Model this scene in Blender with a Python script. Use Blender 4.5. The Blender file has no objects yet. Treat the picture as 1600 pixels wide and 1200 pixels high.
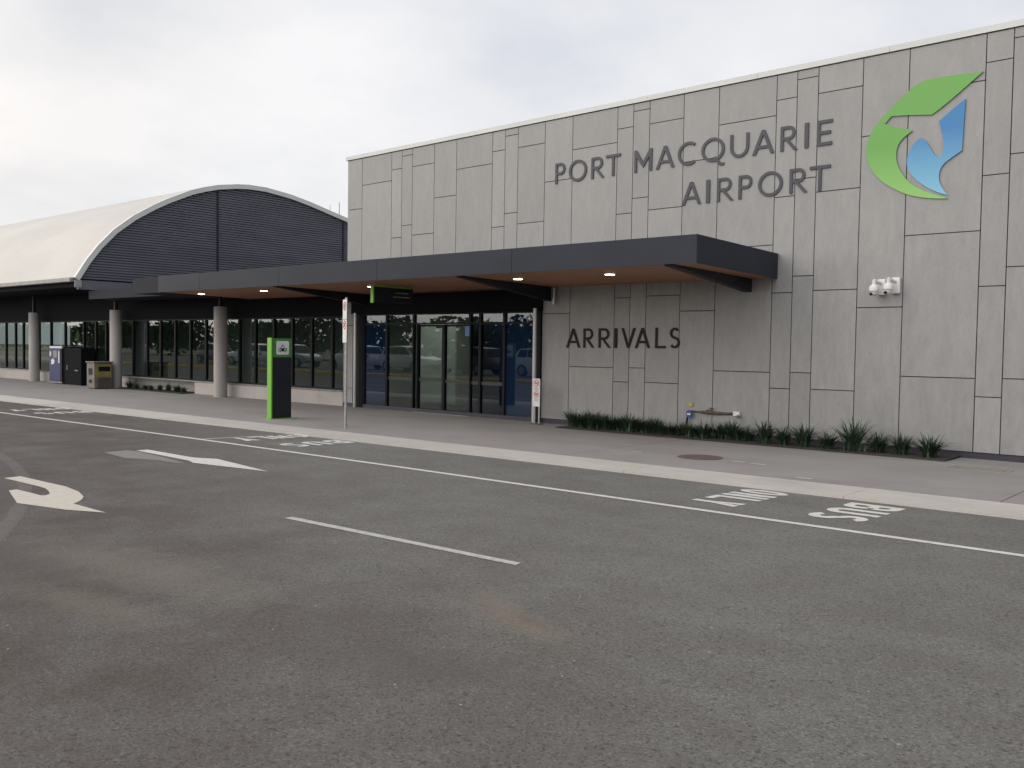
import bpy, bmesh, math, random
from mathutils import Vector, Matrix
random.seed(7)
scene = bpy.context.scene
COL = scene.collection
PI = math.pi

# ------------------------------------------------------------------ helpers
class MB:
    """mesh builder: collects faces, links them as ONE object"""
    def __init__(s): s.v = []; s.f = []; s.mi = []
    def face(s, pts, m=0):
        n = len(s.v); s.v += [tuple(p) for p in pts]; s.f.append(list(range(n, n+len(pts)))); s.mi.append(m)
    def mesh(s, verts, faces, m=0):
        n = len(s.v); s.v += [tuple(p) for p in verts]
        for f in faces: s.f.append([n+i for i in f]); s.mi.append(m)
    def box(s, x0, x1, y0, y1, z0, z1, m=0):
        v = [(x0,y0,z0),(x1,y0,z0),(x1,y1,z0),(x0,y1,z0),(x0,y0,z1),(x1,y0,z1),(x1,y1,z1),(x0,y1,z1)]
        s.mesh(v, [(3,2,1,0),(4,5,6,7),(0,1,5,4),(1,2,6,5),(2,3,7,6),(3,0,4,7)], m)
    def hexa(s, v, m=0):
        s.mesh(v, [(3,2,1,0),(4,5,6,7),(0,1,5,4),(1,2,6,5),(2,3,7,6),(3,0,4,7)], m)
    def cyl(s, p0, p1, r, n=16, m=0, r1=None, caps=True):
        p0 = Vector(p0); p1 = Vector(p1); d = (p1-p0).normalized(); r1 = r if r1 is None else r1
        a = d.orthogonal().normalized(); b = d.cross(a)
        vs = []
        for p, q in ((p0, r), (p1, r1)):
            for i in range(n):
                t = 2*PI*i/n; vs.append(p + a*math.cos(t)*q + b*math.sin(t)*q)
        fs = [(i, (i+1) % n, n+(i+1) % n, n+i) for i in range(n)]
        if caps: fs += [tuple(range(n-1, -1, -1)), tuple(range(n, 2*n))]
        s.mesh(vs, fs, m)
    def lathe(s, c, prof, n=20, m=0, axis='z'):
        vs = []
        for (r, h) in prof:
            for i in range(n):
                t = 2*PI*i/n
                vs.append((c[0]+r*math.cos(t), c[1]+r*math.sin(t), c[2]+h))
        fs = []
        for k in range(len(prof)-1):
            for i in range(n):
                j = (i+1) % n; fs.append((k*n+i, k*n+j, (k+1)*n+j, (k+1)*n+i))
        fs.append(tuple(range(n-1, -1, -1))); fs.append(tuple(range((len(prof)-1)*n, len(prof)*n)))
        s.mesh(vs, fs, m)
    def prism_x(s, poly, x0, x1, m=0):       # poly in (y,z)
        n = len(poly); vs = [(x0, y, z) for y, z in poly]+[(x1, y, z) for y, z in poly]
        fs = [tuple(range(n)), tuple(range(2*n-1, n-1, -1))]+[(i, n+i, n+(i+1) % n, (i+1) % n) for i in range(n)]
        s.mesh(vs, fs, m)
    def prism_z(s, poly, z0, z1, m=0):       # poly in (x,y)
        n = len(poly); vs = [(x, y, z0) for x, y in poly]+[(x, y, z1) for x, y in poly]
        fs = [tuple(range(n-1, -1, -1)), tuple(range(n, 2*n))]+[(i, (i+1) % n, n+(i+1) % n, n+i) for i in range(n)]
        s.mesh(vs, fs, m)
    def prism_y(s, poly, y0, y1, m=0):       # poly in (x,z)
        n = len(poly); vs = [(x, y0, z) for x, z in poly]+[(x, y1, z) for x, z in poly]
        fs = [tuple(range(n)), tuple(range(2*n-1, n-1, -1))]+[(i, n+i, n+(i+1) % n, (i+1) % n) for i in range(n)]
        s.mesh(vs, fs, m)
    def build(s, name, mats, parent=None, smooth=False, bevel=0, loc=None, fix=True):
        me = bpy.data.meshes.new(name)
        me.from_pydata(s.v, [], s.f)
        if not isinstance(mats, (list, tuple)): mats = [mats]
        for m in mats: me.materials.append(m)
        for p, k in zip(me.polygons, s.mi):
            p.material_index = k
        if fix:
            bm = bmesh.new(); bm.from_mesh(me); bmesh.ops.recalc_face_normals(bm, faces=bm.faces); bm.to_mesh(me); bm.free()
        if smooth:
            me.polygons.foreach_set('use_smooth', [True]*len(me.polygons))
            try: me.set_sharp_from_angle(angle=math.radians(40))
            except Exception: pass
        o = bpy.data.objects.new(name, me); COL.objects.link(o)
        if parent is not None:
            o.parent = parent
            if any(abs(c) > 0 for c in parent.location) or parent.rotation_euler.z:
                pass
        if loc: o.location = loc
        if bevel:
            b = o.modifiers.new('bevel', 'BEVEL'); b.width = bevel; b.segments = 2; b.limit_method = 'ANGLE'
        return o

def empty(name, loc=(0,0,0), rz=0):
    o = bpy.data.objects.new(name, None); COL.objects.link(o); o.location = loc; o.rotation_euler = (0,0,rz)
    o.empty_display_size = 0.2
    return o
def tag(o, label=None, cat=None, group=None, kind=None):
    if label: o['label'] = label
    if cat: o['category'] = cat
    if group: o['group'] = group
    if kind: o['kind'] = kind
    return o
def copy_tree(o, parent=None):
    c = o.copy(); COL.objects.link(c); c.parent = parent
    for ch in list(o.children): copy_tree(ch, c)
    return c

# ------------------------------------------------------------------ materials
def mat(name, col=(0.5,0.5,0.5), rough=0.6, metal=0.0, spec=0.5):
    m = bpy.data.materials.new(name); m.use_nodes = True
    b = m.node_tree.nodes['Principled BSDF']
    b.inputs['Base Color'].default_value = (*col, 1); b.inputs['Roughness'].default_value = rough
    b.inputs['Metallic'].default_value = metal; b.inputs['Specular IOR Level'].default_value = spec
    return m
class N:
    """tiny node-tree wrapper"""
    def __init__(s, m): s.t = m.node_tree; s.n = s.t.nodes; s.b = s.n.get('Principled BSDF')
    def new(s, ty, **kw):
        x = s.n.new(ty)
        for k, v in kw.items():
            if hasattr(x, k) and k not in x.inputs: setattr(x, k, v)
            else: x.inputs[k].default_value = v
        return x
    def link(s, a, b): s.t.links.new(a, b)
    def noise(s, vec, scale, detail=4, rough=0.55, dim='3D'):
        x = s.n.new('ShaderNodeTexNoise'); x.inputs['Scale'].default_value = scale
        x.inputs['Detail'].default_value = detail; x.inputs['Roughness'].default_value = rough
        s.link(vec, x.inputs['Vector']); return x.outputs['Fac']
    def ramp(s, fac, stops):
        x = s.n.new('ShaderNodeValToRGB'); e = x.color_ramp.elements
        while len(e) < len(stops): e.new(0.5)
        for i, (p, c) in enumerate(stops):
            e[i].position = p; e[i].color = (c, c, c, 1) if isinstance(c, (int, float)) else (*c, 1)
        s.link(fac, x.inputs['Fac']); return x.outputs['Color']
    def mix(s, fac, a, b, mode='MIX'):
        x = s.n.new('ShaderNodeMix'); x.data_type = 'RGBA'; x.blend_type = mode
        for k, val in ((0, fac), (6, a), (7, b)):
            if hasattr(val, 'links'): s.link(val, x.inputs[k])
            elif k == 0: x.inputs[0].default_value = val
            else: x.inputs[k].default_value = (*val, 1)
        return x.outputs[2]
    def math(s, op, a, b=0.0, c=None, clamp=False):
        x = s.n.new('ShaderNodeMath'); x.operation = op; x.use_clamp = clamp
        for i, v in enumerate((a, b) if c is None else (a, b, c)):
            if hasattr(v, 'links'): s.link(v, x.inputs[i])
            else: x.inputs[i].default_value = v
        return x.outputs[0]
    def coords(s, kind='Object', scale=(1,1,1), loc=(0,0,0)):
        tc = s.n.new('ShaderNodeTexCoord'); mp = s.n.new('ShaderNodeMapping')
        mp.inputs['Scale'].default_value = scale; mp.inputs['Location'].default_value = loc
        s.link(tc.outputs[kind], mp.inputs['Vector']); return mp.outputs['Vector']
    def bump(s, h, strength=0.3, dist=0.01):
        x = s.n.new('ShaderNodeBump'); x.inputs['Strength'].default_value = strength; x.inputs['Distance'].default_value = dist
        s.link(h, x.inputs['Height']); s.link(x.outputs['Normal'], s.b.inputs['Normal'])

def noisy(name, col, col2, scale=6, rough=0.6, detail=4, stretch=(1,1,1), bump=0, metal=0, lo=0.35, hi=0.65, spec=0.5):
    m = mat(name, col, rough, metal, spec); n = N(m)
    v = n.coords('Object', stretch)
    f = n.noise(v, scale, detail)
    n.link(n.ramp(f, [(lo, col), (hi, col2)]), n.b.inputs['Base Color'])
    if bump: n.bump(f, bump, 0.01)
    return m

# --- cladding panels: fibre cement, vertical cloudy streaks, each panel its own tone
def cladding():
    m = mat('fibre_cement', (0.4,0.38,0.36), 0.62, 0, 0.6); n = N(m)
    g = n.n.new('ShaderNodeNewGeometry')
    rnd = g.outputs['Random Per Island']
    tc = n.n.new('ShaderNodeTexCoord')
    off = n.n.new('ShaderNodeVectorMath'); off.operation = 'MULTIPLY_ADD'
    comb = n.n.new('ShaderNodeCombineXYZ'); n.link(rnd, comb.inputs[0]); n.link(rnd, comb.inputs[2])
    off.inputs[1].default_value = (40, 40, 40); n.link(comb.outputs[0], off.inputs[0]); n.link(tc.outputs['Object'], off.inputs[2])
    mp = n.n.new('ShaderNodeMapping'); mp.inputs['Scale'].default_value = (1, 1, 0.33); n.link(off.outputs[0], mp.inputs['Vector'])
    a = n.noise(mp.outputs[0], 2.4, 6, 0.62); b = n.noise(mp.outputs[0], 9, 5, 0.65); c = n.noise(mp.outputs[0], 45, 3, 0.6)
    base = n.ramp(a, [(0.3, (0.235,0.234,0.232)), (0.7, (0.330,0.326,0.314))])
    base = n.mix(0.55, base, n.ramp(b, [(0.3, (0.215,0.215,0.214)), (0.72, (0.350,0.344,0.332))]))
    base = n.mix(0.14, base, n.ramp(c, [(0.3, (0.18,0.175,0.17)), (0.7, (0.40,0.385,0.365))]))
    tone = n.math('MULTIPLY_ADD', rnd, 0.11, 0.885)
    tv = n.n.new('ShaderNodeCombineXYZ')
    for i in range(3): n.link(tone, tv.inputs[i])
    out = n.mix(1.0, base, tv.outputs[0], 'MULTIPLY')
    n.link(out, n.b.inputs['Base Color'])
    n.link(n.ramp(b, [(0.3, 0.40), (0.7, 0.60)]), n.b.inputs['Roughness'])
    n.bump(c, 0.06, 0.004)
    return m

def asphalt():
    m = mat('asphalt', (0.1,0.1,0.1), 0.9, 0, 0.3); n = N(m)
    v = n.coords('Object')
    sep = n.n.new('ShaderNodeSeparateXYZ'); n.link(v, sep.inputs[0]); X = sep.outputs[0]; Y = sep.outputs[1]
    big = n.noise(v, 0.35, 5, 0.6); mid = n.noise(v, 1.6, 5, 0.6); fine = n.noise(v, 30, 3, 0.7)
    st = n.coords('Object', (0.35, 2.2, 1)); streak = n.noise(st, 1.1, 4, 0.6)
    col = n.ramp(big, [(0.32, (0.121,0.116,0.103)), (0.68, (0.154,0.153,0.138))])
    col = n.mix(n.ramp(streak, [(0.42, 0.0), (0.75, 0.35)]), col, (0.165,0.158,0.147))
    col = n.mix(n.ramp(mid, [(0.40, 0.45), (0.6, 0.0)]), col, (0.112,0.101,0.092))
    # worn, rougher and browner turning area near the camera (older surface)
    d = n.math('ADD', n.math('MULTIPLY', X, 0.42), n.math('MULTIPLY', Y, 0.9))
    wob = n.math('MULTIPLY_ADD', n.noise(v, 0.8, 5), 2.6, -1.3)
    d = n.math('ADD', d, wob)
    worn = n.n.new('ShaderNodeMapRange'); worn.inputs[1].default_value = 3.2; worn.inputs[2].default_value = -0.2
    n.link(d, worn.inputs[0])
    wornf = n.math('MULTIPLY', worn.outputs[0], n.ramp(n.noise(v, 1.0, 6, 0.65), [(0.35, 0.45), (0.6, 0.95)]))
    col = n.mix(wornf, col, (0.072,0.058,0.051))
    # aggregate speckle
    vo = n.n.new('ShaderNodeTexVoronoi'); vo.inputs['Scale'].default_value = 95; n.link(v, vo.inputs['Vector'])
    sp = n.n.new('ShaderNodeSeparateColor'); n.link(vo.outputs['Color'], sp.inputs[0])
    spk = n.ramp(sp.outputs[0], [(0.0, 0.35), (0.18, 0.80), (0.80, 1.04), (0.97, 1.45)])
    col = n.mix(0.75, col, spk, 'MULTIPLY')
    vo2 = n.n.new('ShaderNodeTexVoronoi'); vo2.inputs['Scale'].default_value = 22; n.link(v, vo2.inputs['Vector'])
    sp2 = n.n.new('ShaderNodeSeparateColor'); n.link(vo2.outputs['Color'], sp2.inputs[0])
    pits = n.math('MULTIPLY', n.math('LESS_THAN', vo2.outputs['Distance'], 0.30), n.math('GREATER_THAN', sp2.outputs[1], 0.86))
    col = n.mix(n.math('MULTIPLY', pits, 0.55), col, (0.045,0.04,0.038))
    lightst = n.math('MULTIPLY', n.math('LESS_THAN', vo2.outputs['Distance'], 0.15), n.math('GREATER_THAN', sp2.outputs[2], 0.996))
    col = n.mix(n.math('MULTIPLY', lightst, 0.8), col, (0.36,0.33,0.29))
    grain = n.ramp(n.noise(v, 38, 4, 0.8), [(0.36, 0.25), (0.62, 1.0)])
    # sandy spills
    def spill(cx, cy, sx, sy, rot, amt, c):
        nonlocal col
        dx = n.math('SUBTRACT', X, cx); dy = n.math('SUBTRACT', Y, cy)
        u = n.math('ADD', n.math('MULTIPLY', dx, math.cos(rot)/sx), n.math('MULTIPLY', dy, math.sin(rot)/sx))
        w = n.math('ADD', n.math('MULTIPLY', dx, -math.sin(rot)/sy), n.math('MULTIPLY', dy, math.cos(rot)/sy))
        r = n.math('SQRT', n.math('ADD', n.math('MULTIPLY', u, u), n.math('MULTIPLY', w, w)))
        r = n.math('ADD', r, n.math('MULTIPLY_ADD', n.noise(v, 5.5, 6, 0.7), 1.5, -0.75))
        f = n.ramp(r, [(0.25, amt), (1.0, 0.0)])
        f = n.math('MULTIPLY', f, grain)
        col = n.mix(f, col, c)
    spill(-3.55, 4.20, 0.55, 0.20, -0.25, 0.75, (0.180,0.138,0.103))
    spill(-3.50, 4.25, 0.20, 0.07, -0.2, 0.75, (0.105,0.092,0.078))
    spill(-3.95, 4.42, 0.40, 0.15, -0.5, 0.60, (0.175,0.142,0.112))
    spill(-6.6, 3.25, 1.9, 0.5, 0.1, 0.75, (0.160,0.143,0.120))
    spill(-5.7, 2.60, 0.9, 0.25, 0.1, 0.65, (0.150,0.128,0.098))
    spill(-3.35, 3.30, 0.9, 0.35, 0.3, 0.65, (0.078,0.070,0.066))
    spill(-7.5, 2.75, 1.3, 0.3, 0.0, 0.8, (0.070,0.060,0.058))
    # curved construction joint on the left: darker inside, pale band
    cdx = n.math('SUBTRACT', X, -17.483); cdy = n.math('SUBTRACT', Y, -13.08)
    rr = n.math('SQRT', n.math('ADD', n.math('MULTIPLY', cdx, cdx), n.math('MULTIPLY', cdy, cdy)))
    rr = n.math('ADD', rr, n.math('MULTIPLY_ADD', n.noise(v, 3, 3), 0.08, -0.04))
    band = n.math('MULTIPLY', n.math('GREATER_THAN', rr, 18.44), n.math('LESS_THAN', rr, 18.58))
    inside = n.math('LESS_THAN', rr, 18.44)
    col = n.mix(n.math('MULTIPLY', inside, 0.38), col, (0.085,0.075,0.070))
    col = n.mix(n.math('MULTIPLY', band, 0.24), col, (0.185,0.172,0.165))
    n.link(col, n.b.inputs['Base Color'])
    hb = n.math('ADD', sp.outputs[0], n.math('MULTIPLY', fine, 0.8))
    n.bump(hb, 0.35, 0.006)
    return m

def concrete(name, a, b, sc=3.0, fine=60, isl=0.0, rough=0.85):
    m = mat(name, a, rough, 0, 0.3); n = N(m); v = n.coords('Object')
    col = n.ramp(n.noise(v, sc, 6, 0.62), [(0.3, a), (0.7, b)])
    col = n.mix(0.25, col, n.ramp(n.noise(v, fine, 3, 0.6), [(0.3, tuple(c*0.6 for c in a)), (0.7, tuple(min(1, c*1.35) for c in b))]))
    st = n.noise(n.coords('Object', (0.4, 1, 1)), 0.9, 5, 0.65)
    col = n.mix(n.ramp(st, [(0.5, 0.0), (0.75, 0.45)]), col, tuple(c*0.68 for c in a))
    if isl:
        g = n.n.new('ShaderNodeNewGeometry'); tone = n.math('MULTIPLY_ADD', g.outputs['Random Per Island'], isl, 1-isl/2)
        tv = n.n.new('ShaderNodeCombineXYZ')
        for i in range(3): n.link(tone, tv.inputs[i])
        col = n.mix(1.0, col, tv.outputs[0], 'MULTIPLY')
    n.link(col, n.b.inputs['Base Color']); n.bump(n.noise(v, fine, 3), 0.15, 0.004)
    return m

def glass(name, tint, refl=1.0, base=None, blend=0.0, rough=0.0):
    """architectural glass: fresnel mirror over tinted transparency (optionally over an opaque back-painted colour)"""
    m = bpy.data.materials.new(name); m.use_nodes = True; t = m.node_tree; t.nodes.clear()
    out = t.nodes.new('ShaderNodeOutputMaterial'); mix = t.nodes.new('ShaderNodeMixShader')
    fr = t.nodes.new('ShaderNodeFresnel'); fr.inputs['IOR'].default_value = 1.62
    mu = t.nodes.new('ShaderNodeMath'); mu.operation = 'MULTIPLY'; mu.use_clamp = True; mu.inputs[1].default_value = refl
    gl = t.nodes.new('ShaderNodeBsdfGlossy'); gl.inputs['Roughness'].default_value = rough; gl.inputs['Color'].default_value = (0.86,0.92,0.95,1)
    tr = t.nodes.new('ShaderNodeBsdfTransparent'); tr.inputs['Color'].default_value = (*tint, 1)
    ge = t.nodes.new('ShaderNodeNewGeometry'); fb = t.nodes.new('ShaderNodeMath'); fb.operation = 'SUBTRACT'; fb.inputs[0].default_value = 1.0
    t.links.new(ge.outputs['Backfacing'], fb.inputs[1]); f2_ = t.nodes.new('ShaderNodeMath'); f2_.operation = 'MULTIPLY'
    t.links.new(fr.outputs[0], mu.inputs[0]); t.links.new(mu.outputs[0], f2_.inputs[0]); t.links.new(fb.outputs[0], f2_.inputs[1]); t.links.new(f2_.outputs[0], mix.inputs[0])
    if base:
        df = t.nodes.new('ShaderNodeBsdfDiffuse'); df.inputs['Color'].default_value = (*base, 1)
        m2 = t.nodes.new('ShaderNodeMixShader'); m2.inputs[0].default_value = blend
        t.links.new(tr.outputs[0], m2.inputs[1]); t.links.new(df.outputs[0], m2.inputs[2]); t.links.new(m2.outputs[0], mix.inputs[1])
    else: t.links.new(tr.outputs[0], mix.inputs[1])
    t.links.new(gl.outputs[0], mix.inputs[2]); t.links.new(mix.outputs[0], out.inputs['Surface'])
    return m

def roadpaint(name='road_paint', col=(0.56,0.54,0.50), wear=0.5):
    m = mat(name, col, 0.8, 0, 0.3); n = N(m); v = n.coords('Object')
    a = n.noise(v, 14, 6, 0.7); b = n.noise(v, 70, 3, 0.7)
    c = n.mix(n.ramp(a, [(0.50, 0.0), (0.72, wear)]), col, (0.20,0.19,0.18))
    c = n.mix(n.ramp(b, [(0.52, 0.0), (0.66, wear)]), c, (0.26,0.25,0.235))
    n.link(c, n.b.inputs['Base Color']); n.bump(b, 0.2, 0.003)
    return m

def emit(name, col, s):
    m = bpy.data.materials.new(name); m.use_nodes = True; b = m.node_tree.nodes['Principled BSDF']
    b.inputs['Emission Color'].default_value = (*col, 1); b.inputs['Emission Strength'].default_value = s
    b.inputs['Base Color'].default_value = (0.8,0.8,0.8,1); return m

M = {}
M['clad'] = cladding()
M['joint'] = mat('joint_dark_backing', (0.035,0.033,0.033), 0.9)  # dark backing sheet behind the open panel joints
M['cap'] = noisy('parapet_metal', (0.56,0.57,0.54), (0.62,0.63,0.60), 2, 0.5, stretch=(0.3,1,3))
M['base'] = noisy('base_flashing', (0.030,0.027,0.042), (0.045,0.040,0.058), 3, 0.45)
M['asphalt'] = asphalt()
M['kerb'] = concrete('kerb_concrete', (0.385,0.358,0.328), (0.455,0.425,0.392), 1.6, 90, 0.16)
M['path'] = concrete('footpath_concrete', (0.215,0.203,0.192), (0.262,0.248,0.236), 1.1, 80, 0.06)
M['earth'] = noisy('bed_mulch', (0.018,0.015,0.012), (0.05,0.04,0.03), 30, 0.95, bump=0.8)
M['ground'] = noisy('dry_ground', (0.10,0.11,0.05), (0.15,0.14,0.08), 0.6, 0.95)
M['fascia'] = noisy('charcoal_fascia_metal', (0.019,0.023,0.033), (0.024,0.029,0.041), 1.2, 0.5, stretch=(0.5,1,1), spec=0.22)
M['dark'] = noisy('dark_charcoal_metal', (0.014,0.016,0.021), (0.020,0.022,0.028), 2, 0.55, spec=0.3)
M['louvre'] = noisy('louvre_blue_grey', (0.105,0.106,0.128), (0.13,0.131,0.155), 1.5, 0.5, stretch=(1,0.4,2))
M['black'] = mat('black_frame', (0.006,0.007,0.010), 0.55, 0, 0.2)
M['roofw'] = noisy('cream_roof_sheet', (0.45,0.425,0.39), (0.50,0.475,0.435), 0.5, 0.5, detail=6, stretch=(0.4,1,1))
M['barge'] = noisy('barge_pale_grey', (0.62,0.62,0.58), (0.68,0.68,0.64), 2, 0.5)
M['gutter'] = noisy('gutter_grey', (0.26,0.25,0.24), (0.33,0.32,0.30), 3, 0.5)
M['dado'] = concrete('rendered_dado', (0.40,0.37,0.345), (0.47,0.44,0.41), 1.2, 60, 0.08, 0.8)
M['col'] = concrete('painted_column', (0.36,0.335,0.315), (0.42,0.395,0.37), 1.0, 50, 0, 0.7)
M['sill'] = noisy('sill_grey', (0.20,0.19,0.18), (0.27,0.26,0.25), 4, 0.5)
M['steel'] = noisy('brushed_stainless', (0.42,0.41,0.41), (0.55,0.54,0.53), 6, 0.38, stretch=(1,1,0.1), metal=0.75)
M['galv'] = noisy('galvanised_post', (0.30,0.30,0.30), (0.42,0.42,0.42), 20, 0.5, metal=0.5)
M['white'] = noisy('white_paint', (0.62,0.61,0.60), (0.70,0.69,0.68), 8, 0.5)
M['letter'] = mat('letter_slate', (0.040,0.042,0.052), 0.5)
M['pitch'] = mat('bulkhead_black', (0.006,0.007,0.009), 0.8, 0, 0.12)
M['letterd'] = mat('letter_black', (0.014,0.014,0.016), 0.6, 0, 0.25)
M['paint'] = roadpaint()
M['paint2'] = roadpaint('turn_arrow_cream_paint', (0.50,0.46,0.39), 0.35)
M['paintold'] = roadpaint('worn_paint', (0.44,0.42,0.39), 0.95)
M['ghost'] = roadpaint('blacked_out_arrow', (0.185,0.170,0.165), 0.4)
M['glass'] = glass('tinted_window_glass', (0.50,0.56,0.55), 1.6)
M['glassd'] = glass('door_glass', (0.62,0.68,0.66), 1.5)
M['glassn'] = glass('navy_tinted_glass', (0.28,0.36,0.50), 1.5)
M['glassb'] = glass('blue_film_glass', (0.10,0.22,0.42), 1.5, (0.008,0.024,0.062), 0.75)
M['green'] = mat('lime_green_paint', (0.17,0.42,0.045), 0.4)
M['dgreen'] = mat('taxi_green_panel', (0.055,0.21,0.05), 0.45)
M['red'] = mat('sign_red', (0.50,0.03,0.05), 0.5)
M['yellow'] = mat('sign_yellow', (0.50,0.36,0.03), 0.5)
M['byellow'] = noisy('bin_yellow', (0.22,0.19,0.06), (0.30,0.26,0.09), 5, 0.6)
M['yg'] = mat('fluoro_yellow_green', (0.35,0.50,0.02), 0.5)
M['blue'] = noisy('kiosk_blue', (0.009,0.016,0.095), (0.016,0.026,0.125), 2, 0.4)
M['bluet'] = mat('tag_blue', (0.03,0.06,0.30), 0.5)
M['rust'] = noisy('rusty_pipe', (0.07,0.045,0.035), (0.14,0.09,0.07), 20, 0.7)
M['manhole'] = noisy('rusty_iron_lid', (0.085,0.058,0.055), (0.13,0.092,0.085), 60, 0.75, bump=0.6)
M['interior'] = noisy('interior_wall', (0.28,0.30,0.28), (0.34,0.36,0.34), 0.7, 0.8)
M['interiord'] = mat('interior_dark', (0.10,0.10,0.10), 0.7)
M['cabinet'] = mat('cabinet_pale', (0.60,0.63,0.58), 0.6)
M['downlight'] = emit('downlight_glow', (1.0,0.86,0.62), 9.0)
M['roomfill'] = emit('added_room_light', (1.0,0.97,0.88), 9.0)  # glow for the added interior panels
M['beige'] = noisy('bin_beige', (0.15,0.122,0.10), (0.20,0.165,0.138), 6, 0.6)
M['linkd'] = mat('navy_metal_painted_shade', (0.010,0.011,0.018), 0.6, 0, 0.2)  # link roof navy, darkened to paint in shade at the canopy's left end
M['blueposter'] = mat('poster_blue', (0.05,0.20,0.45), 0.4)
M['frost'] = mat('frosted_band', (0.028,0.040,0.034), 0.6)

def soffit():
    m = mat('timber_soffit', (0.2,0.1,0.06), 0.5, 0, 0.4); n = N(m)
    v = n.coords('Object', (0.25, 6, 1)); v2 = n.coords('Object')
    w = n.noise(v, 3, 6, 0.65)
    col = n.ramp(w, [(0.3, (0.31,0.145,0.075)), (0.7, (0.45,0.22,0.12))])
    sep = n.n.new('ShaderNodeSeparateXYZ'); n.link(v2, sep.inputs[0])
    fr = n.math('FRACT', n.math('MULTIPLY', sep.outputs[1], 7.0))
    gap = n.math('LESS_THAN', fr, 0.07)
    col = n.mix(n.math('MULTIPLY', gap, 0.85), col, (0.03,0.015,0.01))
    n.link(col, n.b.inputs['Base Color']); return m
M['soffit'] = soffit()

def gradient(name, c0, c1, z0, z1):
    m = mat(name, c0, 0.4); n = N(m); tc = n.n.new('ShaderNodeTexCoord'); sp = n.n.new('ShaderNodeSeparateXYZ')
    n.link(tc.outputs['Object'], sp.inputs[0]); mr = n.n.new('ShaderNodeMapRange')
    mr.inputs[1].default_value = z0; mr.inputs[2].default_value = z1; n.link(sp.outputs[2], mr.inputs[0])
    n.link(n.ramp(mr.outputs[0], [(0, c0), (1, c1)]), n.b.inputs['Base Color']); return m
M['logog'] = gradient('emblem_green_print', (0.25,0.50,0.13), (0.125,0.345,0.062), 4.1, 5.0)
M['logob'] = gradient('emblem_blue_print', (0.19,0.46,0.62), (0.028,0.185,0.42), 4.2, 5.2)

def leafmat(name, a, b):
    m = mat(name, a, 0.55, 0, 0.4); n = N(m); g = n.n.new('ShaderNodeNewGeometry')
    n.link(n.ramp(g.outputs['Random Per Island'], [(0.0, a), (1.0, b)]), n.b.inputs['Base Color']); return m
M['blade'] = leafmat('strap_leaf', (0.016,0.036,0.020), (0.050,0.088,0.046))
M['leaf'] = leafmat('tree_leaf', (0.05,0.085,0.04), (0.12,0.17,0.08))

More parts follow.
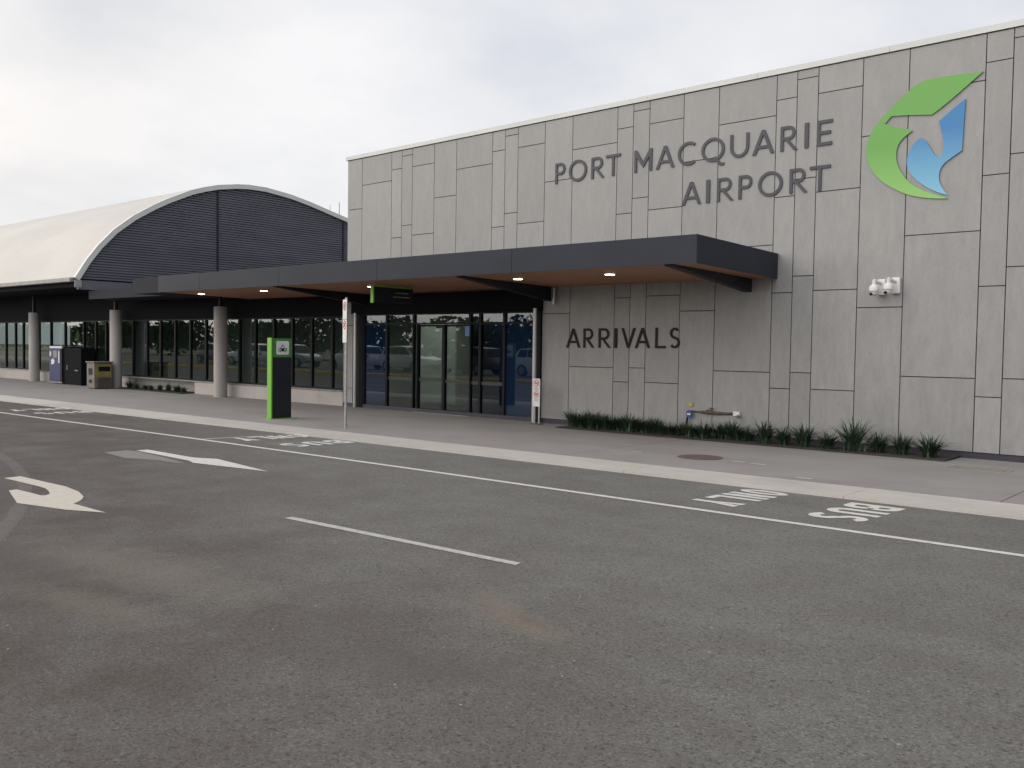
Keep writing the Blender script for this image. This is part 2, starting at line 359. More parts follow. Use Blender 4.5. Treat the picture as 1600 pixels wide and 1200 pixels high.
# ------------------------------------------------------------------ glyphs (outline + holes, unit height)
def arc(cx, cy, rx, ry, a0, a1, n=20):
    return [(cx+rx*math.cos(math.radians(a0+(a1-a0)*i/n)), cy+ry*math.sin(math.radians(a0+(a1-a0)*i/n))) for i in range(n+1)]
def glyph(ch, w, t):
    if ch == 'I': return [[(0,0),(w,0),(w,1),(0,1)]]
    if ch == 'L': return [[(0,0),(w,0),(w,t),(t,t),(t,1),(0,1)]]
    if ch == 'E': return [[(0,0),(w,0),(w,t),(t,t),(t,.44),(w*.9,.44),(w*.9,.44+t),(t,.44+t),(t,1-t),(w,1-t),(w,1),(0,1)]]
    if ch == 'T': return [[(w/2-t/2,0),(w/2+t/2,0),(w/2+t/2,1-t),(w,1-t),(w,1),(0,1),(0,1-t),(w/2-t/2,1-t)]]
    if ch == 'U': return [[(0,1)]+arc(w/2,w*.52,w/2,w*.52,180,360)+[(w,1),(w-t,1)]+arc(w/2,w*.52,w/2-t,w*.52-t,360,180)+[(t,1)]]
    if ch in 'OQ':
        o = [arc(w/2,.5,w/2,.52,0,360,40)[:-1], arc(w/2,.5,w/2-t,.52-t,360,0,40)[:-1]]
        return o
    if ch == 'C':
        return [arc(w*.58,.5,w*.58,.52,52,308,34)+arc(w*.58,.5,w*.58-t,.52-t,308,52,34)]
    if ch in 'PR':
        b = .42; ro = (1-b)/2; cx = w*(.92 if ch == 'P' else .86)-ro*.95
        cx = max(cx, t*1.2); ri = ro-t
        hole = [(t,b+t)]+arc(cx,b+ro,ri*.95,ri,-90,90,14)+[(t,1-t)]
        if ch == 'P': out = [(0,0),(t,0),(t,b)]+arc(cx,b+ro,ro*.95,ro,-90,90,18)+[(0,1)]
        else: out = [(0,0),(t,0),(t,b),(cx*.62,b),(w-1.2*t,0),(w,0),(cx*.62+1.22*t,b)]+arc(cx,b+ro,ro*.95,ro,-60,90,16)+[(0,1)]
        return [out, hole[::-1]]
    if ch in 'AV':
        a = 1.12*t; yt = .80
        xl = lambda y: a+(w/2-a)*y/yt
        out = [(0,0),(a,0),(xl(.24),.24),(w-xl(.24),.24),(w-a,0),(w,0),(w/2+t*.55,1),(w/2-t*.55,1)]
        hole = [(xl(.36),.36),(w/2,yt),(w-xl(.36),.36)]
        if ch == 'V': return [[(x,1-y) for x, y in [(0,0),(a,0),(w/2,yt),(w-a,0),(w,0),(w/2+t*.55,1),(w/2-t*.55,1)]]]
        return [out, hole]
    if ch == 'M': return [[(0,0),(t,0),(t,.66),(w/2,.18),(w-t,.66),(w-t,0),(w,0),(w,1),(w-t*.95,1),(w/2,.44),(t*.95,1),(0,1)]]
    if ch == 'N': return [[(0,0),(t,0),(t,.66),(w-t,0),(w,0),(w,1),(w-t,1),(w-t,.34),(t,1),(0,1)]]
    if ch == 'Y': return [[(w/2-t/2,0),(w/2+t/2,0),(w/2+t/2,.42),(w,1),(w-1.15*t,1),(w/2,.6),(1.15*t,1),(0,1),(w/2-t/2,.42)]]
    if ch == 'B':
        m_ = .52; r1 = (1-m_+t/2)/2; r2 = (m_+t/2)/2; c1 = w*.95-r1*.8; c2 = w-r2*.8
        c1 = max(c1, t*1.1); c2 = max(c2, t*1.1)
        out = [(0,0)]+arc(c2,r2,w-c2,r2,-90,72,12)+arc(c1,1-r1,w*.95-c1,r1,-72,90,12)+[(0,1)]
        h1 = [(t,t)]+arc(c2,r2,w-c2-t,r2-t,-90,90,10)+[(t,2*r2-t)]
        h2 = [(t,1-2*r1+t)]+arc(c1,1-r1,w*.95-c1-t,r1-t,-90,90,10)+[(t,1-t)]
        return [out, h1[::-1], h2[::-1]]
    if ch == 'S':
        h = t/2; ru = .26-h+.01; rl = .27-h+.01
        cl = arc(w/2,1-h-ru,w*.46-h,ru,38,262,22)+arc(w/2,h+rl,w/2-h,rl,82,-145,22)
        L, R_ = [], []
        for i, p in enumerate(cl):
            q0 = cl[max(0,i-1)]; q1 = cl[min(len(cl)-1,i+1)]
            dx, dy = q1[0]-q0[0], q1[1]-q0[1]; l = math.hypot(dx,dy) or 1
            L.append((p[0]-dy/l*h, p[1]+dx/l*h)); R_.append((p[0]+dy/l*h, p[1]-dx/l*h))
        return [L+R_[::-1]]
def flat_shape(name, loops, fmap, depthvec, material, parent=None, depth=0.0):
    """filled 2D outline(s) mapped by fmap(u,v)->Vector; optional solid depth along depthvec"""
    cu = bpy.data.curves.new('tmp', 'CURVE'); cu.dimensions = '2D'; cu.fill_mode = 'BOTH'
    for lp in loops:
        sp = cu.splines.new('POLY'); sp.points.add(len(lp)-1)
        for i, (x, y) in enumerate(lp): sp.points[i].co = (x, y, 0, 1)
        sp.use_cyclic_u = True
    ob = bpy.data.objects.new('tmp', cu); COL.objects.link(ob)
    dg = bpy.context.evaluated_depsgraph_get(); me = bpy.data.meshes.new_from_object(ob.evaluated_get(dg))
    bpy.data.objects.remove(ob); bpy.data.curves.remove(cu)
    bm = bmesh.new(); bm.from_mesh(me); bmesh.ops.remove_doubles(bm, verts=bm.verts, dist=1e-5)
    bmesh.ops.dissolve_limit(bm, angle_limit=0.01, verts=bm.verts, edges=bm.edges)
    for v in bm.verts: v.co = fmap(v.co.x, v.co.y)
    if depth:
        r = bmesh.ops.extrude_face_region(bm, geom=bm.faces[:])
        for g in r['geom']:
            if isinstance(g, bmesh.types.BMVert): g.co += Vector(depthvec)*depth
    bmesh.ops.recalc_face_normals(bm, faces=bm.faces)
    bm.to_mesh(me); bm.free(); me.materials.clear(); me.materials.append(material)
    me.name = name
    o = bpy.data.objects.new(name, me); COL.objects.link(o); o.parent = parent
    return o
def text_mesh(name, s, size, mx, material, parent=None, depth=0.002, align='CENTER'):
    cu = bpy.data.curves.new('tmp', 'FONT'); cu.body = s; cu.size = size; cu.align_x = align; cu.extrude = depth
    ob = bpy.data.objects.new('tmp', cu); COL.objects.link(ob)
    dg = bpy.context.evaluated_depsgraph_get(); me = bpy.data.meshes.new_from_object(ob.evaluated_get(dg))
    bpy.data.objects.remove(ob); bpy.data.curves.remove(cu)
    me.transform(mx); me.materials.clear(); me.materials.append(material); me.name = name
    o = bpy.data.objects.new(name, me); COL.objects.link(o); o.parent = parent
    return o

# ================================================================== SETTING
W = 15.5                              # facade plane
mb = MB(); mb.face([(-400,-400,-.02),(400,-400,-.02),(400,400,-.02),(-400,400,-.02)])
tag(mb.build('ground', M['ground']), kind='structure')
kf = [(-120,8.2),(-40,9.30),(-26.6,9.70),(-12.2,10.12),(-2.1,10.30),(20,10.30)]     # kerb front edge
kb = [(-120,9.0),(-40,10.25),(-29,10.58),(-13.2,10.90),(-2.3,11.15),(20,11.25)]   # kerb back edge
def interp(pl, x):
    for (a, b), (c, d) in zip(pl, pl[1:]):
        if a <= x <= c: return b+(d-b)*(x-a)/(c-a)
    return pl[0][1] if x < pl[0][0] else pl[-1][1]
mb = MB()
xs = [-120,-40,-26.6,-12.2,-2.1,20]
for a, b in zip(xs, xs[1:]): mb.face([(a,-22,0),(b,-22,0),(b,interp(kf,b)+.02,0),(a,interp(kf,a)+.02,0)])
tag(mb.build('road', M['asphalt']), kind='structure')
mb = MB(); x = -118.6
while x < 19:
    x1 = x+2.94; g = .003
    a0, a1, b0, b1 = interp(kf,x+g), interp(kf,x1-g), interp(kb,x+g), interp(kb,x1-g)
    mb.hexa([(x+g,a0,-.05),(x1-g,a1,-.05),(x1-g,b1-.006,-.05),(x+g,b0-.006,-.05),(x+g,a0+.015,.030),(x1-g,a1+.015,.030),(x1-g,b1-.006,.034),(x+g,b0-.006,.034)])
    x = x1
tag(mb.build('kerb', M['kerb']), kind='structure')
mb = MB(); cuts = [-118,-80,-60,-44.5,-38.5,-32.5,-26.53,-20.53,-14.53,-8.53,-2.53,3.47,9.5,20]
for a, b in zip(cuts, cuts[1:]):
    g = .007
    mb.hexa([(a+g,interp(kb,a),-.05),(b-g,interp(kb,b),-.05),(b-g,40,-.05),(a+g,40,-.05),(a+g,interp(kb,a),.036),(b-g,interp(kb,b),.036),(b-g,40,.036),(a+g,40,.036)])
tag(mb.build('footpath', M['path']), kind='structure')
GP = .036
def bed(name, poly):
    mb = MB(); n = 60; (x0,y0,x1,y1) = poly
    for i in range(n):
        a = x0+(x1-x0)*i/n; b = x0+(x1-x0)*(i+1)/n
        mb.face([(a,y0,GP+.004),(b,y0,GP+.004),(b,y0+.06,GP+.02),(a,y0+.06,GP+.02)]); mb.face([(a,y0+.06,GP+.02),(b,y0+.06,GP+.02),(b,y1,GP+.03),(a,y1,GP+.03)])
    tag(mb.build(name, M['earth']), kind='structure')
bed('planting_bed', (-11.55,14.66,-4.10,W-.02))
bed('planting_bed', (-31.6,15.02,-26.8,W+.28))

# painted markings -------------------------------------------------
def marking(name, poly, z=.004, m='paint', label='', cat='road marking', group=None):
    mb = MB(); mb.face([(x,y,z) for x, y in poly]); o = mb.build(name, M[m], fix=False)
    if o.data.polygons[0].normal.z < 0: o.data.flip_normals()
    return tag(o, label, cat, group)
lane = [(-90,7.6),(-40,7.98),(-22.4,8.16),(-14.5,8.37),(-9.4,8.44),(-6.3,8.44),(-1.7,8.45),(18,8.45)]
mb = MB()
for (a, b), (c, d) in zip(lane, lane[1:]): mb.face([(a,b-.048,.004),(c,d-.048,.004),(c,d+.048,.004),(a,b+.048,.004)])
tag(mb.build('lane_line', M['paint']), 'long continuous white line separating the bus bays from the driving lane', 'road marking')
marking('dashed_line', [(-7.30,5.15),(-4.50,5.26),(-4.52,5.345),(-7.30,5.245)], m='paintold', label='single worn white dash in the middle of the asphalt lane')
marking('bay_line', [(-14.36,8.43),(-14.28,8.43),(-13.93,10.05),(-14.00,10.05)], m='paintold', label='thin white bay divider from the lane line to the kerb near the bus stop pole')
flat_shape('straight_arrow', [[(-13.43,6.80),(-13.43,6.98),(-12.07,6.97),(-11.72,7.13),(-10.13,6.90),(-11.55,6.66),(-11.80,6.74),(-12.48,6.77)]], lambda u,v: Vector((u,v,.004)), (0,0,1), M['paint'])
tag(bpy.data.objects['straight_arrow'], 'thin straight white arrow painted on the lane pointing right', 'road marking')
flat_shape('faded_arrow', [[(-13.50,6.34),(-13.55,6.72),(-13.35,6.76),(-12.54,6.69),(-11.58,6.56),(-11.76,6.48),(-12.16,6.46),(-12.65,6.24)]], lambda u,v: Vector((u,v,.003)), (0,0,1), M['ghost'])
tag(bpy.data.objects['faded_arrow'], 'faint grey patch of a removed arrow beside the straight white arrow', 'road marking')
flat_shape('turn_arrow', [[(-11.73,4.30),(-11.76,4.50),(-11.09,4.52),(-10.62,4.54),(-10.14,4.48),(-9.77,4.37),(-9.60,4.27),(-9.50,4.19),(-9.42,4.11),(-8.71,4.11),(-9.13,3.91),(-9.84,3.73),(-10.72,3.98),(-10.75,4.07),(-10.45,4.085),(-10.15,4.09),(-10.14,4.14),(-10.20,4.20),(-10.37,4.26),(-10.60,4.32),(-10.80,4.33),(-11.20,4.32)]], lambda u,v: Vector((u,v,.004)), (0,0,1), M['paint2'])
tag(bpy.data.objects['turn_arrow'], 'fat curled cream turn arrow painted near the left edge of the road', 'road marking')

def road_word(word, xb, y0, y1, h, t, m, skew, parent, dz=0):
    n = len(word); pitch = (y0-y1)/n; wd = pitch*.80
    for i, ch in enumerate(word):
        ys = y0-pitch*i-pitch*.1
        f = lambda u, v, ys=ys: Vector((xb+v*h-skew*(y0-(ys-u*h)), ys-u*h, .004))
        flat_shape('letter', glyph(ch, wd/h, t), f, (0,0,1), M[m], parent)
for k, (lab) in enumerate(['crisp white BUS ONLY lettering on the asphalt nearest the camera at right', 'white BUS ONLY lettering on the asphalt in front of the bus stop pole', 'far worn white BUS ONLY lettering on the asphalt at the left edge']):
    r = empty('bus_only_marking', (0,0,0)); tag(r, lab, 'road marking', 'BUS ONLY words painted along the bus bays')
    dx = [0,-9.0,-18.1][k]; dy = [0,-.05,-.30][k]; m = 'paint'
    road_word('BUS', -3.77+dx, 10.13+dy, 8.88+dy, .58, .19, m, .05, r)
    road_word('ONLY', -5.05+dx, 10.20+dy, 8.82+dy, .56, .18, m, .05, r)

# footpath fittings
mb = MB(); c = (-6.92,12.33)
mb.lathe((c[0],c[1],GP), [(.335,.001),(.335,.007),(.318,.008)], 40)
mb.lathe((c[0],c[1],GP), [(.305,.001),(.305,.0095),(.30,.010)], 40)
for i in range(6):
    for j in range(6):
        px, py = c[0]-.21+i*.084, c[1]-.21+j*.084
        if math.hypot(px-c[0],py-c[1]) < .27: mb.box(px-.02,px+.02,py-.02,py+.02,GP+.009,GP+.014)
tag(mb.build('manhole_cover', M['manhole'], smooth=False), 'round rusty red-brown manhole cover set in the footpath', 'manhole cover')
pr = empty('pit_lid', (-3.5,14.1,GP)); tag(pr, 'rectangular concrete pit lid in the footpath near the right end of the wall', 'pit lid')
mb = MB()
for a in ((-.40,.40,-.26,-.22),(-.40,.40,.22,.26),(-.40,-.36,-.22,.22),(.36,.40,-.22,.22)): mb.box(a[0],a[1],a[2],a[3],0,.005)
mb.build('frame', M['sill'], pr)
mb = MB(); mb.box(-.352,.352,-.212,.212,0,.006); mb.build('lid', noisy('pit_lid_concrete', (0.17,0.16,0.125), (0.22,0.20,0.16), 6, 0.9), pr)
for k, (px, py, rz, w_, lab) in enumerate([(-7.97,12.2,.2,.09,'small white paint dash on the footpath left of the manhole'), (-6.25,12.26,.1,.11,'small white paint dash on the footpath just right of the manhole'), (-5.92,12.21,.0,.13,'larger white paint dash second to the right of the manhole'), (-4.85,11.30,.1,.12,'faint white paint dash on the footpath beside the kerb')]):
    mb = MB(); c_, s_ = math.cos(rz), math.sin(rz); w2, h2 = w_, .045
    mb.face([(px+c_*a-s_*b, py+s_*a+c_*b, GP+.004) for a, b in ((-w2,-h2),(w2*.9,-h2*1.1),(w2,h2*.8),(-w2*.8,h2))])
    tag(mb.build('paint_dash', M['paintold'], fix=False), lab, 'paint mark', 'small paint dashes on the footpath')

# ================================================================== MAIN BLOCK
hall = empty('arrivals_hall', (-7,W,0)); tag(hall, 'flat-roofed airport block clad in grey panels with a pale parapet above the glazed entrance', 'building')
def ch(o): # keep world coordinates under a moved parent
    o.matrix_parent_inverse = Matrix.Translation(-Vector(o.parent.location)); return o
tiltf = lambda x, z: z*(1+.0010*(x+11))
PW = [('W',1.129),('n1',.378),('n2',.378),('M1',.763),('M2',.742)]
ZB = {'W':[1.27,3.53,5.80],'n1':[.99,2.68,4.36,6.06],'n2':[1.28,2.96,4.64,6.35],'M1':[1.0,2.70,4.38,6.05],'M2':[2.39,5.21]}
TOP = 6.50
mb = MB(); g = .0075; yf = W-.03; x = -18.62-.742-3.39+3.39
cols = []; cur = -18.62
cols.append(('M2',-19.20,-18.62))
while cur < 7:
    for ty, w_ in PW:
        cols.append((ty,cur,cur+w_)); cur += w_
for ty, a, b in cols:
    zmin = .13 if a > -12.7 else 2.93
    zs = [zmin]+[z for z in ZB[ty] if z > zmin+.05]+[TOP]
    for z0, z1 in zip(zs, zs[1:]):
        q = [(a+g,z0+g),(b-g,z0+g),(b-g,z1-g),(a+g,z1-g)]
        q = [(u, tiltf(u, v) if v > .5 else v) for u, v in q]
        mb.hexa([(q[0][0],yf,q[0][1]),(q[1][0],yf,q[1][1]),(q[1][0],W,q[1][1]),(q[0][0],W,q[0][1]),(q[3][0],yf,q[3][1]),(q[2][0],yf,q[2][1]),(q[2][0],W,q[2][1]),(q[3][0],W,q[3][1])])
for z0, z1 in ((.13,.52),(.52,2.16),(2.16,2.93)): mb.box(-19.33,-18.95,yf,W,z0+g,z1-g)
for z0, z1 in ((.1,1.3),(1.3,4.4),(4.4,6.45)):    # return faces
    for k in range(8): mb.box(-19.23,-19.20,W+.02+k*3,W+3.005+k*3,max(z0,3.0)+g,z1-g) if z1 > 3 else None
ch(mb.build('wall', M['clad'], hall, bevel=0))
mb = MB(); mb.box(-19.17,cur,W+.004,W+.25,2.9,6.46); mb.box(-12.62,cur,W+.004,W+.25,0,2.9); mb.box(-19.31,-18.97,W+.004,W+.25,0,2.9)
mb.box(-19.17,cur,W+.25,W+26,5.9,6.1); mb.box(cur-.3,cur,W+.25,W+26,0,5.9); mb.box(-19.17,cur,W+25.8,W+26,0,5.9)
ch(mb.build('wall_backing', M['joint'], hall))
mb = MB(); n = 12
for i in range(n):
    a = -19.26+(cur+19.26)*i/n; b = -19.26+(cur+19.26)*(i+1)/n
    za, zb = tiltf(a,TOP), tiltf(b,TOP)
    mb.hexa([(a+.002,W-.055,za+.01),(b-.002,W-.055,zb+.01),(b-.002,W+.3,zb+.01),(a+.002,W+.3,za+.01),(a+.002,W-.055,za+.105),(b-.002,W-.055,zb+.105),(b-.002,W+.3,zb+.125),(a+.002,W+.3,za+.125)])
ch(mb.build('parapet_cap', M['cap'], hall))
mb = MB(); mb.box(-19.30,cur,W-.012,W+.003,GP,.125); mb.box(-12.6,cur,W-.05,W-.014,GP+.0,.05)
ch(mb.build('base_flashing', M['base'], hall))
# entrance: lintel, windows, door
mb = MB(); mb.box(-18.94,-12.56,W-.10,W+.2,2.46,2.925); ch(mb.build('entrance_lintel', M['pitch'], hall))
for q in ((-18.94,-18.56,W-.02,W+.14,0.03,2.455),(-12.76,-12.60,W-.05,W+.12,0.03,2.455)):
    mb = MB(); mb.box(*q); ch(mb.build('entrance_reveal', M['black'], hall))
def pane(x0, x1, z0, z1, m, parent, fw=.034, y=W+.02, trans=None, name='window', band=None, frame='black'):
    mb = MB(); mb.box(x0+fw*.5,x1-fw*.5,y+.012,y+.020,z0+fw*.5,z1-fw*.5)
    w_ = ch(mb.build(name, M[m], parent))
    mb = MB(); mb.box(x0,x0+fw,y-.03,y+.06,z0,z1); mb.box(x1-fw,x1,y-.03,y+.06,z0,z1); mb.box(x0+fw,x1-fw,y-.028,y+.058,z0,z0+fw); mb.box(x0+fw,x1-fw,y-.028,y+.058,z1-fw,z1)
    if trans: mb.box(x0+fw,x1-fw,y-.02,y+.05,trans,trans+.05)
    f = mb.build('frame', M[frame], w_)
    if band:
        mb = MB(); mb.box(x0+fw,x1-fw,y+.005,y+.009,band[0],band[1]); mb.build('manifestation_band', M['frost'], w_)
    return w_
ET = 2.45
for a, b, m, bd in ((-18.54,-17.66,'glassb',None),(-17.66,-16.66,'glassd',(.80,.88)),(-14.76,-14.44,'glassn',(.78,.86)),(-14.44,-13.70,'glassn',(.78,.86)),(-13.70,-12.76,'glassb',None)):
    w_ = pane(a, b, .04, ET, m, hall, trans=2.17, band=bd)
    if m == 'glassb': w_['label'] = 'window pane covered in deep blue film'
# door: head window + two sliding leaves
pane(-16.66,-14.76,2.18,ET,'glassd',hall)
pane(-16.62,-15.70,.045,2.175,'glassd',hall,y=W+.10,name='sliding_door',fw=.045,band=(.80,.88))
pane(-15.70,-14.80,.045,2.175,'glassd',hall,y=W+.10,name='sliding_door',fw=.045,band=(.78,.86))
mb = MB(); mb.box(-16.66,-14.76,W-.03,W+.2,GP,.041); ch(mb.build('threshold', M['steel'], hall))
mb = MB(); mb.box(-14.99,-14.84,W+.075,W+.088,1.90,2.15); o = ch(mb.build('door_sticker', M['blueposter'], hall)); o['label'] = 'small bright blue sticker on the door glass'
mb = MB(); mb.box(-15.86,-15.58,W-.02,W+.05,2.09,2.17); ch(mb.build('door_sensor', M['black'], hall))
# interior
mb = MB(); mb.box(-45,-12.6,19.5,19.6,0,3.4); mb.box(-45,-12.6,W+.3,19.5,2.75,2.8); ch(mb.build('interior_wall', M['interior'], hall))
mb = MB(); mb.box(-45,-12.6,W+.3,19.45,GP+.001,.042); mb.box(-12.62,-12.58,W+.25,19.5,.05,2.7)
ch(mb.build('interior_floor', M['interiord'], hall))
for x in (-18.6,-16.6,-24,-30):  # unseen ceiling panels added to light the cupboard and room behind the glass
    o = MB(); o.box(x-.6,x+.6,16.9,17.2,2.70,2.745); ch(o.build('added_ceiling_light', M['roomfill'], hall))
# downpipes
for (px, py, z0, z1, r, lab) in ((-12.66,15.32,.04,2.50,.045,'tall stainless downpipe right of the entrance'),(-18.74,15.38,.04,2.48,.045,'tall stainless downpipe left of the entrance'),(-12.20,15.38,2.58,2.93,.035,'short stub pipe under the canopy')):
    mb = MB(); mb.cyl((px,py,z0),(px,py,z1),r,20)
    if z0 < 1:
        for z in (.5,1.5,2.3): mb.cyl((px,py,z),(px,py,z+.03),r*1.15,20)
    o = ch(mb.build('downpipe', M['steel'], hall, smooth=True)); o['label'] = lab

# ---- lettering on the wall
def wall_word(sign, word, spans, z0, z1, zs, t, m):
    xa = spans[0][0]
    for c_, (a, b) in zip(word, spans):
        h = (z1-z0)
        zz = z0+zs*(a-xa)
        f = lambda u, v, a=a, zz=zz, h=h: Vector((a+u*h, yf-.004, zz+v*h+zs*u*h))
        flat_shape('letter', glyph(c_, (b-a)/h, t), f, (0,-1,0), M[m], sign, .018)
        if c_ == 'Q':
            w_ = (b-a)
            mb = MB(); mb.prism_y([(a+w_*.50,zz+h*.16),(a+w_*.62,zz+h*.20),(a+w_*.86,zz-h*.09),(a+w_*1.0,zz-h*.10),(a+w_*.98,zz-h*.20),(a+w_*.80,zz-h*.20)], yf-.023, yf-.003)
            mb.build('letter_tail', M[m], sign)
s1 = empty('airport_name_sign', (0,0,0)); tag(s1, 'slate letters reading PORT MACQUARIE AIRPORT mounted high on the panelled wall', 'sign')
PM = [(-12.279,-11.995),(-11.916,-11.454),(-11.337,-11.011),(-10.972,-10.62),(-10.287,-9.878),(-9.787,-9.376),(-9.301,-8.9),(-8.794,-8.317),(-8.204,-7.83),(-7.76,-7.346),(-7.226,-6.913),(-6.786,-6.715),(-6.565,-6.299)]
wall_word(s1, 'PORTMACQUARIE', PM, 5.13, 5.56, .0085, .13, 'letter')
AP = [(-9.194,-8.787),(-8.677,-8.600),(-8.449,-8.115),(-8.015,-7.728),(-7.631,-7.168),(-7.038,-6.711),(-6.675,-6.312)]
wall_word(s1, 'AIRPORT', AP, 4.403, 4.83, .006, .13, 'letter')
s2 = empty('arrivals_sign', (0,0,0)); tag(s2, 'black letters reading ARRIVALS on the wall below the canopy', 'sign')
AR = [(-11.912,-11.544),(-11.462,-11.185),(-11.076,-10.774),(-10.683,-10.619),(-10.515,-10.18),(-10.189,-9.84),(-9.716,-9.483),(-9.396,-9.169)]
wall_word(s2, 'ARRIVALS', AR, 1.665, 2.065, .006, .118, 'letterd')
# emblem
def smooth(pts, sharp, it=2):
    """Chaikin corner cutting that keeps the listed corner indices"""
    P_ = [(p, i in sharp) for i, p in enumerate(pts)]
    for _ in range(it):
        Q = []
        for i, (p, s_) in enumerate(P_):
            pp = P_[i-1][0]; pn = P_[(i+1) % len(P_)][0]
            if s_: Q.append((p, True))
            else:
                Q.append(((p[0]*.75+pp[0]*.25, p[1]*.75+pp[1]*.25), False)); Q.append(((p[0]*.75+pn[0]*.25, p[1]*.75+pn[1]*.25), False))
        P_ = Q
    return [p for p, _ in P_]
gr = [(-3.96,5.975),(-4.12,5.98),(-4.50,6.00),(-4.82,5.99),(-4.91,5.96),(-5.06,5.86),(-5.27,5.69),(-5.43,5.53),(-5.60,5.35),(-5.69,5.17),(-5.72,4.96),(-5.66,4.74),(-5.53,4.55),(-5.37,4.40),(-5.09,4.23),(-4.82,4.14),(-4.56,4.10),(-4.41,4.09),(-4.60,4.16),(-4.83,4.27),(-5.02,4.41),(-5.13,4.56),(-5.21,4.72),(-5.23,4.90),(-5.19,5.05),(-5.10,5.14),(-4.98,5.22),(-5.07,5.27),(-5.19,5.29),(-5.42,5.39),(-5.32,5.50),(-5.06,5.48),(-4.69,5.43),(-4.58,5.50),(-4.36,5.66),(-4.12,5.85)]
bl = [(-4.20,5.60),(-4.40,5.46),(-4.58,5.31),(-4.55,5.21),(-4.51,5.04),(-4.50,4.87),(-4.52,4.76),(-4.58,4.75),(-4.64,4.80),(-4.73,4.97),(-4.81,5.08),(-4.88,5.08),(-4.96,5.00),(-5.04,4.87),(-5.06,4.70),(-5.01,4.56),(-4.90,4.43),(-4.73,4.29),(-4.55,4.19),(-4.41,4.14),(-4.50,4.25),(-4.56,4.39),(-4.55,4.54),(-4.50,4.63),(-4.39,4.71),(-4.23,4.81)]
s3 = empty('wall_emblem', (0,0,0)); tag(s3, 'large green crescent and blue wing emblem on the wall beside the airport name', 'emblem')
fm = lambda u, v: Vector((u, yf-.008, v))
flat_shape('green_crescent', [smooth(gr, {0,17,26,29,30,32})], fm, (0,-1,0), M['logog'], s3, .018)
flat_shape('blue_wing', [smooth(bl, {0,2,19,25})], fm, (0,-1,0), M['logob'], s3, .018)

# ---- security cameras
def ptz(x, z, lab):
    r = empty('security_camera', (x,yf,z)); tag(r, lab, 'camera', 'dome cameras on the wall')
    mb = MB(); mb.box(.02,.15,-.06,0,-.13,.13); mb.build('mount', M['white'], r, bevel=.012)
    mb = MB(); mb.cyl((.08,-.05,.06),(.02,-.20,.10),.028,14); mb.cyl((.02,-.20,.115),(.02,-.20,.03),.032,14); mb.build('arm', M['white'], r, smooth=True)
    mb = MB(); mb.lathe((.02,-.20,-.08), [(.066,0),(.078,.01),(.078,.075),(.055,.105),(.03,.115)], 24); mb.build('housing', M['white'], r, smooth=True)
    mb = MB(); mb.lathe((.02,-.20,-.15), [(.012,.0),(.035,.012),(.055,.035),(.062,.068),(.062,.071)], 24); mb.build('dome', M['white'], r, smooth=True)
    mb = MB(); mb.cyl((.0,-.235,-.115),(-.012,-.268,-.125),.022,14); mb.build('lens', M['black'], r, smooth=True)
ptz(-5.47, 2.73, 'left one of the two white dome cameras below the emblem'); ptz(-5.24, 2.75, 'right one of the two white dome cameras, against the panel joint')

# ---- pipework by the planting bed
tp = empty('wall_tap', (-8.95,15.40,0)); tag(tp, 'black standpipe and rusty horizontal pipe with valve on the wall above the plants', 'pipe')
mb = MB(); mb.cyl((-.02,-.02,.03),(.02,.03,.50),.018,12); mb.build('standpipe', M['black'], tp, smooth=True)
mb = MB(); mb.cyl((.02,.03,.50),(.44,.03,.49),.013,12); mb.cyl((.44,.03,.49),(.90,.03,.495),.020,12); mb.cyl((.30,.03,.49),(.72,.03,.49),.028,12); mb.cyl((.90,.03,.495),(.90,.09,.495),.02,12); mb.build('pipe', M['rust'], tp, smooth=True)
mb = MB(); mb.cyl((.50,.03,.50),(.50,.03,.58),.012,10); mb.cyl((.46,.03,.57),(.54,.03,.57),.010,8); mb.cyl((.42,.03,.46),(.42,.03,.54),.030,12); mb.build('valve', M['rust'], tp, smooth=True)
mb = MB(); mb.box(.0,.11,-.015,-.008,.38,.50); mb.build('blue_tag', M['bluet'], tp)
mb = MB(); mb.box(.02,.09,-.020,-.016,.425,.455); mb.build('tag_label', M['white'], tp)
mb = MB(); mb.cyl((.055,.05,.62),(.055,.044,.62),.042,16); o = mb.build('yellow_tag', M['yellow'], tp)
tb = empty('wall_box', (-7.93,yf,.49)); tag(tb, 'small white outlet box with cap at the right end of the rusty pipe', 'outlet box')
mb = MB(); mb.box(-.07,.06,-.05,0,-.035,.045); mb.build('housing', M['white'], tb, bevel=.008)
mb = MB(); mb.cyl((.035,-.045,-.03),(.035,-.09,-.05),.028,16); mb.build('cap', M['galv'], tb, smooth=True)

# ================================================================== CANOPY
cv = empty('entrance_canopy', (-16,14,0)); tag(cv, 'long flat charcoal canopy with timber soffit over the entrance', 'canopy')
CX0, CX1, CY = -23.7, -7.22, 12.62
def zc(y, z): return z-.055*(y-CY)/(W-CY)
mb = MB(); cuts = [CX0,-21.6,-18.15,-14.7,-11.0,CX1]
for a, b in zip(cuts, cuts[1:]): mb.box(a+.004,b-.004,CY,CY+.03,3.0,3.44)
mb.hexa([(CX1-.03,CY+.002,3.0),(CX1,CY+.002,3.0),(CX1,yf-.003,2.94),(CX1-.03,yf-.003,2.94),(CX1-.03,CY+.002,3.44),(CX1,CY+.002,3.44),(CX1,yf-.003,3.385),(CX1-.03,yf-.003,3.385)])
mb.hexa([(CX0,CY+.032,3.0),(CX0+.03,CY+.032,3.0),(CX0+.03,yf-.003,2.94),(CX0,yf-.003,2.94),(CX0,CY+.032,3.44),(CX0+.03,CY+.032,3.44),(CX0+.03,yf-.003,3.385),(CX0,yf-.003,3.385)])
ch(mb.build('fascia', M['fascia'], cv))
